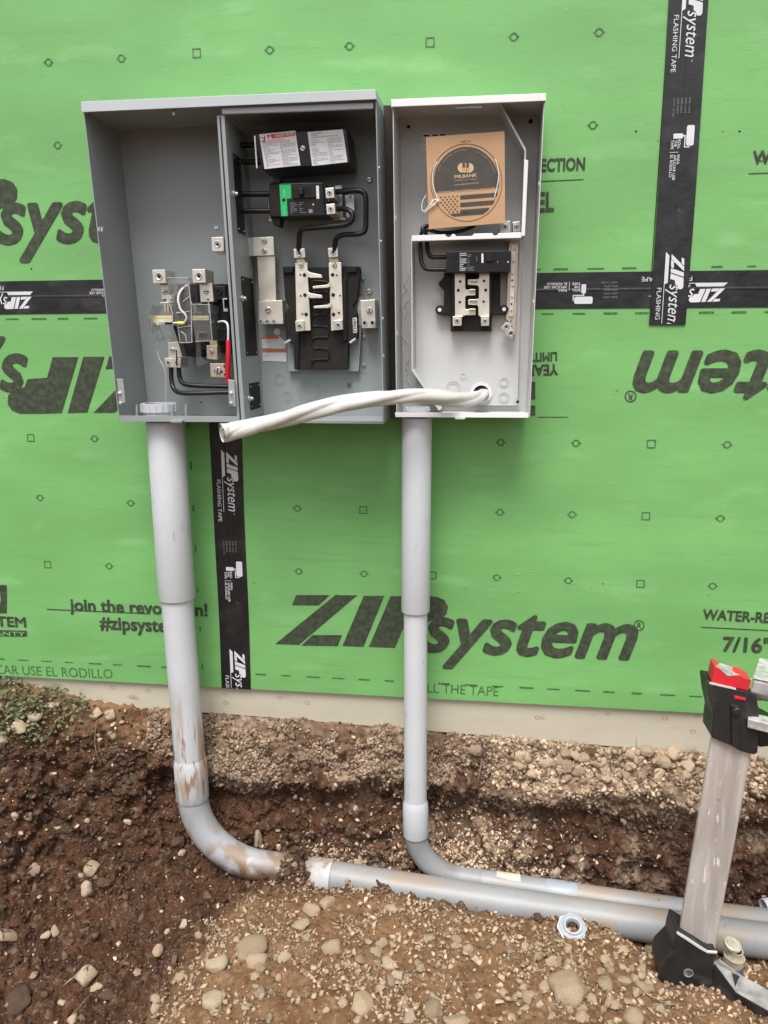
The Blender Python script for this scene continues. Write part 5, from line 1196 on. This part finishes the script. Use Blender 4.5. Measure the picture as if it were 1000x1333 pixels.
# gravel, crumbs and clods nobody could count
def scatter(name, label, mt, sel, count, rmin, rmax, kinds=('angular',), power=2.5, lift=.1):
    w_ = sel.copy(); w_ = w_/w_.sum(); pick = RNG.choice(len(w_), count, p=w_)
    base = []
    for seed in range(6):
        bm = bmesh.new(); rg = np.random.default_rng(100+seed)
        for _ in range(9):
            v = rg.normal(size=3); v /= np.linalg.norm(v); bm.verts.new(v*np.array([1, .75, .6]))
        bmesh.ops.convex_hull(bm, input=bm.verts); bmesh.ops.delete(bm, geom=[v for v in bm.verts if not v.link_faces], context='VERTS'); bmesh.ops.triangulate(bm, faces=bm.faces); bm.verts.index_update()
        base.append((np.array([v.co for v in bm.verts]), np.array([[v.index for v in f.verts] for f in bm.faces]))); bm.free()
    vs, fs, off = [], [], 0
    for k, i in enumerate(pick):
        bv, bf = base[k % 6]; r = rmin+(rmax-rmin)*RNG.random()**power
        A = RNG.normal(size=(3, 3)); Q, _ = np.linalg.qr(A); c = out3[i]+vn[i]*r*lift+(RNG.random(3)-.5)*.006
        vs.append(bv@Q.T*r+c); fs.append(bf+off); off += len(bv)
    v = np.concatenate(vs); f = np.concatenate(fs)
    me = bpy.data.meshes.new(name); me.vertices.add(len(v)); me.vertices.foreach_set('co', v.astype(np.float32).ravel()); me.loops.add(len(f)*3); me.loops.foreach_set('vertex_index', f.astype(np.int32).ravel())
    me.polygons.add(len(f)); me.polygons.foreach_set('loop_start', np.arange(0, len(f)*3, 3, dtype=np.int32)); me.update(calc_edges=True); me.materials.append(mt)
    o = bpy.data.objects.new(name, me); COL.objects.link(o); return tag(o, label, 'gravel', None, 'stuff')
def island(m0, lo, hi):
    """a copy of a stone material that also varies from crumb to crumb"""
    m = m0.copy(); n = m.node_tree.nodes; L = m.node_tree.links; p = n['Principled BSDF']; src = p.inputs['Base Color'].links[0].from_socket
    ge = n.new('ShaderNodeNewGeometry'); mr = n.new('ShaderNodeMapRange'); mr.inputs[3].default_value = lo; mr.inputs[4].default_value = hi; L.new(ge.outputs['Random Per Island'], mr.inputs[0])
    hv = n.new('ShaderNodeHueSaturation'); L.new(mr.outputs[0], hv.inputs['Value']); L.new(src, hv.inputs['Color']); L.new(hv.outputs[0], p.inputs['Base Color']); return m
inview = ((X_ > -1.1) & (X_ < 1.75) & (D_ < 1.0) & (D_ > -.01)).astype(float)
area = np.linalg.norm(np.cross(du_, dv__), axis=2).ravel()*inview
patch = fbm(p3, 9, 3, 55); patch2 = fbm(p3, 17, 3, 91)
scatter('loose_gravel', 'fine tan gravel and crumbs strewn over the dry mound', island(M['stone'], .55, 1.15), area*crest*sm(.42, .6, patch), 9500, .0012, .0105, power=2.6)
scatter('mound_stones', 'small stones packed in the dry mound', island(M['stone'], .7, 1.25), area*crest*(.25+sm(.4, .58, patch2))*(.35+sm(.1, .6, X_)), 1500, .005, .0135, power=1.5, lift=.25)
scatter('crushed_stone', 'angular crushed stone packed under the board at the right', island(M['stonegrey'], .75, 1.6), area*(X_ > .82)*(X_ < 1.62)*(Z_ > -.27-.05*low)*(Z_ < -.12)*sm(.3, .5, patch2)+1e-12, 900, .006, .0165, power=1.2, lift=.1)
scatter('clay_clods', 'dark clay clods heaped over the buried part of the fat pipe', island(M['stonered'], .6, 1.5), area*np.exp(-((X_-.20)/.055)**2-((D_-.16)/.05)**2)+1e-13, 260, .004, .016, power=1.6, lift=.25)
scatter('clay_clods', 'brown clods in the pit and along the trench bottom', island(M['stonered'], .5, 1.6), area*(1-crest)*(1-topb)*sm(.4, .6, patch2)+1e-13, 900, .005, .02, power=2.2, lift=.15)
scatter('mound_crumbs', 'brown soil crumbs on the dry mound', island(mat('soil_crumb', (.13, .073, .042), .95, var=.2), .6, 1.25), area*crest, 9000, .001, .0055, power=2.5)
scatter('bank_gravel', 'tan gravel packed in the upper bank under the board', island(M['stonegrey'], .55, 1.45), area*topb*(X_ > -.30)*sm(.36, .55, patch2)+1e-12, 8500, .003, .0125, power=1.5, lift=.15)
scatter('clay_crumbs', 'dark brown clay crumbs in the pit and trench', island(mat('clay_crumb', (.072, .038, .022), .95, var=.25), .45, 1.5), area*(1-crest)*(1-topb*.8), 16000, .0012, .011, power=2.6)
scatter('pit_grit', 'pale grit in the pit and trench', island(M['stonelight'], .35, .95), area*(1-crest)*sm(.40, .62, patch)*(.25+pale), 4200, .001, .0075, power=3)
scatter('rubble_heap', 'pale crumbled rubble behind the pipes', island(M['stone'], .5, 1.15), area*np.exp(-((X_-.78)/.20)**2-((Z_+.5)/.08)**2)*(1-crest)*bank+1e-12, 1500, .003, .012, power=1.6, lift=-.05)
scatter('rubble_heap', 'grey rubble behind the buried pipe', island(M['stonegrey'], .5, 1.5), area*np.exp(-((X_-.34)/.13)**2-((Z_+.54)/.05)**2)*(1-crest)+1e-12, 1300, .003, .012, power=1.8)
scatter('weedy_gravel', 'stones and grit between the weeds at the left', island(M['stonegrey'], .5, 1.9), area*leftgrass+1e-12, 1500, .003, .014, power=2.2)

# ------------------------------------------------------------------ weeds
wsel = area*(1-sm(-.62, -.46, X_))*(1-sm(.10, .22, -Z_))*sm(.33, .55, fbm(p3, 14, 3, 41))+1e-13
pick = RNG.choice(len(wsel), 1700, p=wsel/wsel.sum()); mb = MB(); b = mb.bm
for i in pick:
    c = Vector(out3[i]); n = Vector(vn[i]); h = .008+.04*random.random()**2; d = (n+V(random.gauss(0, .5), random.gauss(-.1, .5), .6)).normalized()
    tp = c+d*h
    for _ in range(2):
        u = V(random.gauss(0, 1), random.gauss(0, 1), random.gauss(.2, .5)).normalized(); v = u.cross(V(random.gauss(0, 1), random.gauss(0, 1), 1)).normalized()
        l = .006+.011*random.random(); wd = l*.42; q = tp+V(random.gauss(0, .004), random.gauss(0, .004), random.gauss(0, .003))
        b.faces.new([b.verts.new(q), b.verts.new(q+u*l*.5+v*wd), b.verts.new(q+u*l), b.verts.new(q+u*l*.5-v*wd)])
    if random.random() < .5:
        s = .0006; b.faces.new([b.verts.new(c-V(s, 0, 0)), b.verts.new(c+V(s, 0, 0)), b.verts.new(tp)])
tag(mb.build('ground_weeds', M['leaf']), 'low dull green weeds covering the soil at the left under the board', 'weeds', None, 'stuff')
def sprig(label, pts, r, leaves):
    pts = [P(*q) for q in pts]; t_ = thing('trailing_weed', label, 'weed', pts[0]); mb = MB(); mb.tube(pts, r, 6, 5); mb.build('stem', M['stem'], t_, True)
    for (x, y, Y, s) in leaves:
        c = P(x, y, Y); mb = MB()
        for k in range(5):
            a = k*1.256+random.random(); u = V(math.cos(a), -.4, math.sin(a)).normalized(); v = u.cross(V(0, -1, .3)).normalized()
            for sg in (-1, 1): mb.face([c, c+u*s*.5+v*s*.3*sg+V(0, -.001, 0), c+u*s])
        mb.build('leaf', M['leaf'], t_)
sprig('brown trailing sprig with small leaves lying on the left of the board', [(55, 912, -.03), (62, 904, -.03), (74, 902, -.025), (84, 898, -.03), (89, 896, -.035)], .0014, [(86, 898, -.035, .012), (70, 904, -.03, .010), (80, 902, -.03, .008)])
sprig('thin arching sprig ending in a yellow-green leaf under the board', [(70, 912, -.03), (86, 909, -.03), (98, 910, -.03), (106, 916, -.03)], .0012, [(107, 911, -.03, .009), (110, 918, -.035, .014), (90, 907, -.03, .009)])
p0, _n = hit(128, 935); p1, _n = hit(134, 995)
t_ = thing('hanging_root', 'thin pale root hanging down the bank below the weeds', 'root', p0); mb = MB(); mb.tube([p0+V(0, -.012, 0), (p0+p1)/2+V(-.004, -.03, 0), p1+V(0, -.012, 0)], .0013, 6, 5)
mb.tube([(p0*.6+p1*.4)+V(0, -.02, 0), (p0*.4+p1*.6)+V(.012, -.03, 0), p1+V(.015, -.012, .01)], .0009, 6, 4); mb.build('strand', M['stem'], t_, True)
p0, _n = hit(582, 1099); p1, _n = hit(607, 1117)
mb = MB(); mb.tube([p0+V(0, -.008, 0), p0.lerp(p1, .5)+V(0, -.02, .01), p1+V(0, -.01, 0)], .0012, 6, 5); mb.build('curled_root', M['wood'], None, True, label='thin curled yellowish root by the bend of the thin conduit', cat='root')

# ------------------------------------------------------------------ small things on the ground
p, n = hit(745, 1210); n = Vector((0, -.38, 1)).normalized(); c = p+n*.010
t_ = thing('plastic_bushing', 'white plastic hexagonal ring lying on the mound beside the pipes', 'fitting', c)
u = n.orthogonal().normalized(); v = n.cross(u); mb = MB(); r = 17.5*mpp(p)
def ringpts(rr, h, n_, ph=0): return [c+u*rr*math.cos(2*math.pi*k/n_+ph)+v*rr*math.sin(2*math.pi*k/n_+ph)+n*h for k in range(n_)]
mb.lathe(c, n, [(r*.44, 0), (r*.96, 0), (r*1.0, .003), (r*.96, .006), (r*.72, .007), (r*.68, .011), (r*.52, .011), (r*.46, .006), (r*.44, 0)], 36, False); mb.build('flange', M['pvcpale'], t_, True)
mb = MB(); mb.lathe(c+n*.001-u*.003, n, [(r*.8, -.002), (r*1.1, -.002), (r*1.1, .003), (r*.8, .003), (r*.8, -.002)], 8, False); mb.build('hex_body', M['pvc'], t_)
mb = MB(); mb.lathe(c+n*.0112, n, [(r*.54, 0), (r*.66, 0), (r*.66, .0006), (r*.54, .0006), (r*.54, 0)], 28, False); mb.build('bore_lip', M['zinc'], t_, True)
p, n = hit(951, 1262); c = V(p.x+.004, p.y+.0, p.z-.01)
t_ = thing('glue_can', 'small open metal can with tilted lid and blue label, behind the ladder foot', 'can', c)
r = 12.5*mpp(p); mb = MB(); mb.lathe(c, (.05, 0, 1), [(r, 0), (r*1.03, .002), (r, .004), (r, .030)], 28); mb.build('can_label', M['canblue'], t_, True)
mb = MB(); mb.lathe(c+V(.0015, 0, .030), (.05, 0, 1), [(r, 0), (r, .018), (r*1.04, .019), (r*1.04, .022), (r*.95, .0225), (r*.7, .019), (r*.7, .036), (r*.76, .037), (r*.76, .040), (r*.64, .040), (r*.64, .02)], 32, False); mb.build('can_body', M['can'], t_, True)
mb = MB(); mb.cyl(c+V(.003, 0, .055), (.05, 0, 1), r*.64, .001, 24); mb.build('can_mouth', M['hole'], t_)
mb = MB(); ld = c+V(-.006, .004, .078); mb.lathe(ld, (.25, -.2, 1), [(r*.86, 0), (r*.9, .004), (r*.9, .009), (r*.82, .010), (r*.74, .006), (r*.55, .006), (r*.5, .008), (r*.2, .008)], 32); mb.lathe(ld-V(.006, -.005, .03), (.25, -.2, 1), [(.0025, 0), (.0025, .032)], 8); mb.build('can_lid', M['can'], t_, True)
p, n = hit(968, 1202)
mb = MB(); mb.prism([p+V(-.006, 0, -.02), p+V(.032, .0, -.015), p+V(.016, .004, .022), p+V(-.002, .006, .052)], (.002, .006, 0)); mb.build('wood_chip', M['wood'], None, bevel=.0008, label='pointed yellow wood splinter standing behind the pipes right of the ladder', cat='wood chip')

# ------------------------------------------------------------------ folding work platform (leg, hinge and foot in view)
LY = -.50
foot0 = P(895, 1245, LY)
lad = thing('folding_ladder', 'aluminium folding ladder leg with black foot and red topped black hinge at right', 'ladder', foot0)
A0, B0, A1, B1 = P(883, 1221, LY), P(930, 1243, LY), P(927, 955, LY-.01), P(980, 972, LY-.01)
def rail_section(a, b_, dpth):
    wv = b_-a; dvv = V(.25, 1, 0).normalized()*dpth; pr = [(.0, .12), (.03, .02), (.10, 0), (.26, 0), (.30, .09), (.70, .09), (.74, 0), (.90, 0), (.97, .02), (1.0, .12), (1.0, .9), (.93, 1), (.07, 1), (0, .9)]
    return [a+wv*s+dvv*d for s, d in pr]
sa, sb = rail_section(A0, B0, .03), rail_section(A1, B1, .03)
mb = MB(); b = mb.bm; va = [b.verts.new(q) for q in sa]; vb = [b.verts.new(q) for q in sb]; n_ = len(va)
for k in range(n_): b.faces.new((va[k], va[(k+1) % n_], vb[(k+1) % n_], vb[k]))
b.faces.new(va); b.faces.new(vb[::-1]); bmesh.ops.recalc_face_normals(b, faces=b.faces); mb.build('rail', M['ladder'], lad, True)
z = zm(880, 850, .12)
hd = one('hinge_head', 'ladblack', lad, z((355, 345), (375, 330), (650, 395), (800, 425), (880, 480), (905, 640), (905, 900), (890, 1085), (850, 1108), (700, 1068), (620, 1018), (480, 960), (388, 918), (398, 800), (412, 690), (398, 620), (375, 520)), LY-.022, LY+.055, .006)
one('hinge_rib', 'ladblack', hd, z((600, 560), (700, 585), (690, 1050), (610, 1015)), LY-.028, LY-.02, .003)
mb = MB(); c = P(*z((660, 632))[0], LY-.026); mb.lathe(c, (0, -1, 0), [(.0105, 0), (.0105, .006), (.0085, .008), (.004, .0085)], 22); mb.build('hinge_pin', M['ladblack'], hd, True)
one('release_tab', 'ladred', hd, z((638, 462), (760, 492), (758, 520), (636, 498)), LY-.0245, LY-.0215, .001)
# red cap: faceted block with a worn pale crown
mb = MB(); f0 = [P(*q, LY-.020) for q in z((385, 322), (652, 388), (792, 418), (822, 300), (700, 238), (560, 248), (470, 160), (425, 148))]
mb.prism(f0, (.004, .05, 0)); rc = mb.build('red_cap', M['ladred'], hd, bevel=.003)
mb = MB(); cr_ = [P(*q, Yq) for q, Yq in zip(z((430, 140), (480, 108), (560, 130), (660, 165), (712, 222), (830, 285), (820, 302), (700, 240), (560, 250), (470, 165)), (LY-.018, LY+.02, LY+.03, LY+.03, LY+.02, LY+.0, LY-.021, LY-.0215, LY-.0215, LY-.0215))]
for k in range(1, len(cr_)-1): mb.face([cr_[0], cr_[k], cr_[k+1]])
mb.build('worn_crown', M['ladsilver'], rc)
mb = MB(); mb.pp(z((372, 320), (652, 388), (652, 402), (366, 338)), LY-.0235, LY-.019); mb.build('cap_rim', M['sleeve'], rc)
# platform end: grey top shell and silver beam running to the right and towards the camera
out_ = V(.80, -.42, 0).normalized()
s0_, s1_, s2_, s3_ = [P(*q, LY-.015) for q in z((800, 425), (838, 300), (905, 262), (880, 560))]
mb = MB(); L_ = out_*.5
mb.hexa([s0_, s1_, s1_+L_, s0_+L_], [s3_+V(.0, .03, 0), s1_+V(.04, .10, .0), s1_+V(.04, .10, 0)+L_, s3_+V(0, .03, 0)+L_]); mb.build('platform_shell', M['ladworn'], lad, bevel=.004)
mb = MB(); t0_ = P(*z((835, 285))[0], LY-.012); mb.prism([t0_+V(0, 0, .0005), t0_+V(.05, .11, .004), t0_+V(.05, .11, .004)+L_, t0_+L_], (0, 0, .004)); mb.build('platform_tread', M['ladsilver'], lad, bevel=.001)
bm0, bm1 = P(*z((780, 712))[0], LY-.03), P(*z((775, 812))[0], LY-.03)
mb = MB(); mb.hexa([bm0, bm1, bm1+L_, bm0+L_], [bm0+V(.01, .03, .003), bm1+V(.01, .03, 0), bm1+V(.01, .03, 0)+L_, bm0+V(.01, .03, .003)+L_]); mb.build('beam', M['ladsilver'], lad, bevel=.002)
one('hinge_arm', 'ladblack', lad, z((880, 640), (1100, 760), (1100, 1010), (900, 1030)), LY-.01, LY+.04, .004)
# foot
z = zm(840, 1160, .16)
ft = one('foot', 'ladblack', lad, z((262, 340), (345, 392), (450, 462), (510, 500), (590, 505), (560, 600), (570, 800), (520, 985), (430, 950), (330, 895), (220, 825), (118, 735), (112, 640), (130, 585), (225, 490), (238, 420)), LY-.03, LY+.06, .006)
mb = MB(); c = P(*z((352, 668))[0], LY-.031); mb.lathe(c+V(0, .002, 0), (0, -1, 0), [(.0115, 0), (.0115, .003), (.0095, .003), (.0095, .001), (.0001, .001)], 24, False); mb.build('foot_rivet', M['ladworn'], ft, True)
mb = MB(); mb.pp(z((280, 745), (300, 742), (372, 815), (362, 830)), LY-.032, LY-.029); mb.build('foot_scuff', M['ladworn'], ft)
mb = MB(); mb.pp(z((262, 336), (345, 386), (450, 456), (512, 494), (588, 500), (586, 510), (508, 506), (445, 472), (340, 402), (258, 350)), LY-.033, LY-.028); mb.build('socket_lip', M['sleeve'], ft)
# base bar running from the foot towards the camera and to the right
a0, a1, a2, a3 = P(*z((520, 985))[0], LY-.03), P(*z((560, 585))[0], LY-.03), P(*z((600, 560))[0], LY+.03), P(*z((560, 900))[0], LY+.06)
ob = V(.70, -.52, -.02).normalized()*.55
top1 = P(*z((740, 830))[0], LY-.075); top2 = top1+V(.03, .05, .002)
low1 = a0+ob*.35+V(0, 0, -.01); low2 = low1+V(.04, .07, 0)
mb = MB(); mb.hexa([a0, a1, top1, low1], [a3, a2, top2, low2]); mb.hexa([low1, top1, top1+ob, low1+ob], [low2, top2, top2+ob, low2+ob]); mb.build('base_bar', M['ladblack'], lad, bevel=.003)
mb = MB(); up_ = V(0, 0, .0035); mb.hexa([a1, top1, top1+up_, a1+up_], [a2, top2, top2+up_, a2+up_]); mb.hexa([top1, top1+ob, top1+ob+up_, top1+up_], [top2, top2+ob, top2+ob+up_, top2+up_]); mb.build('worn_ridge', M['ladworn'], lad, bevel=.001)
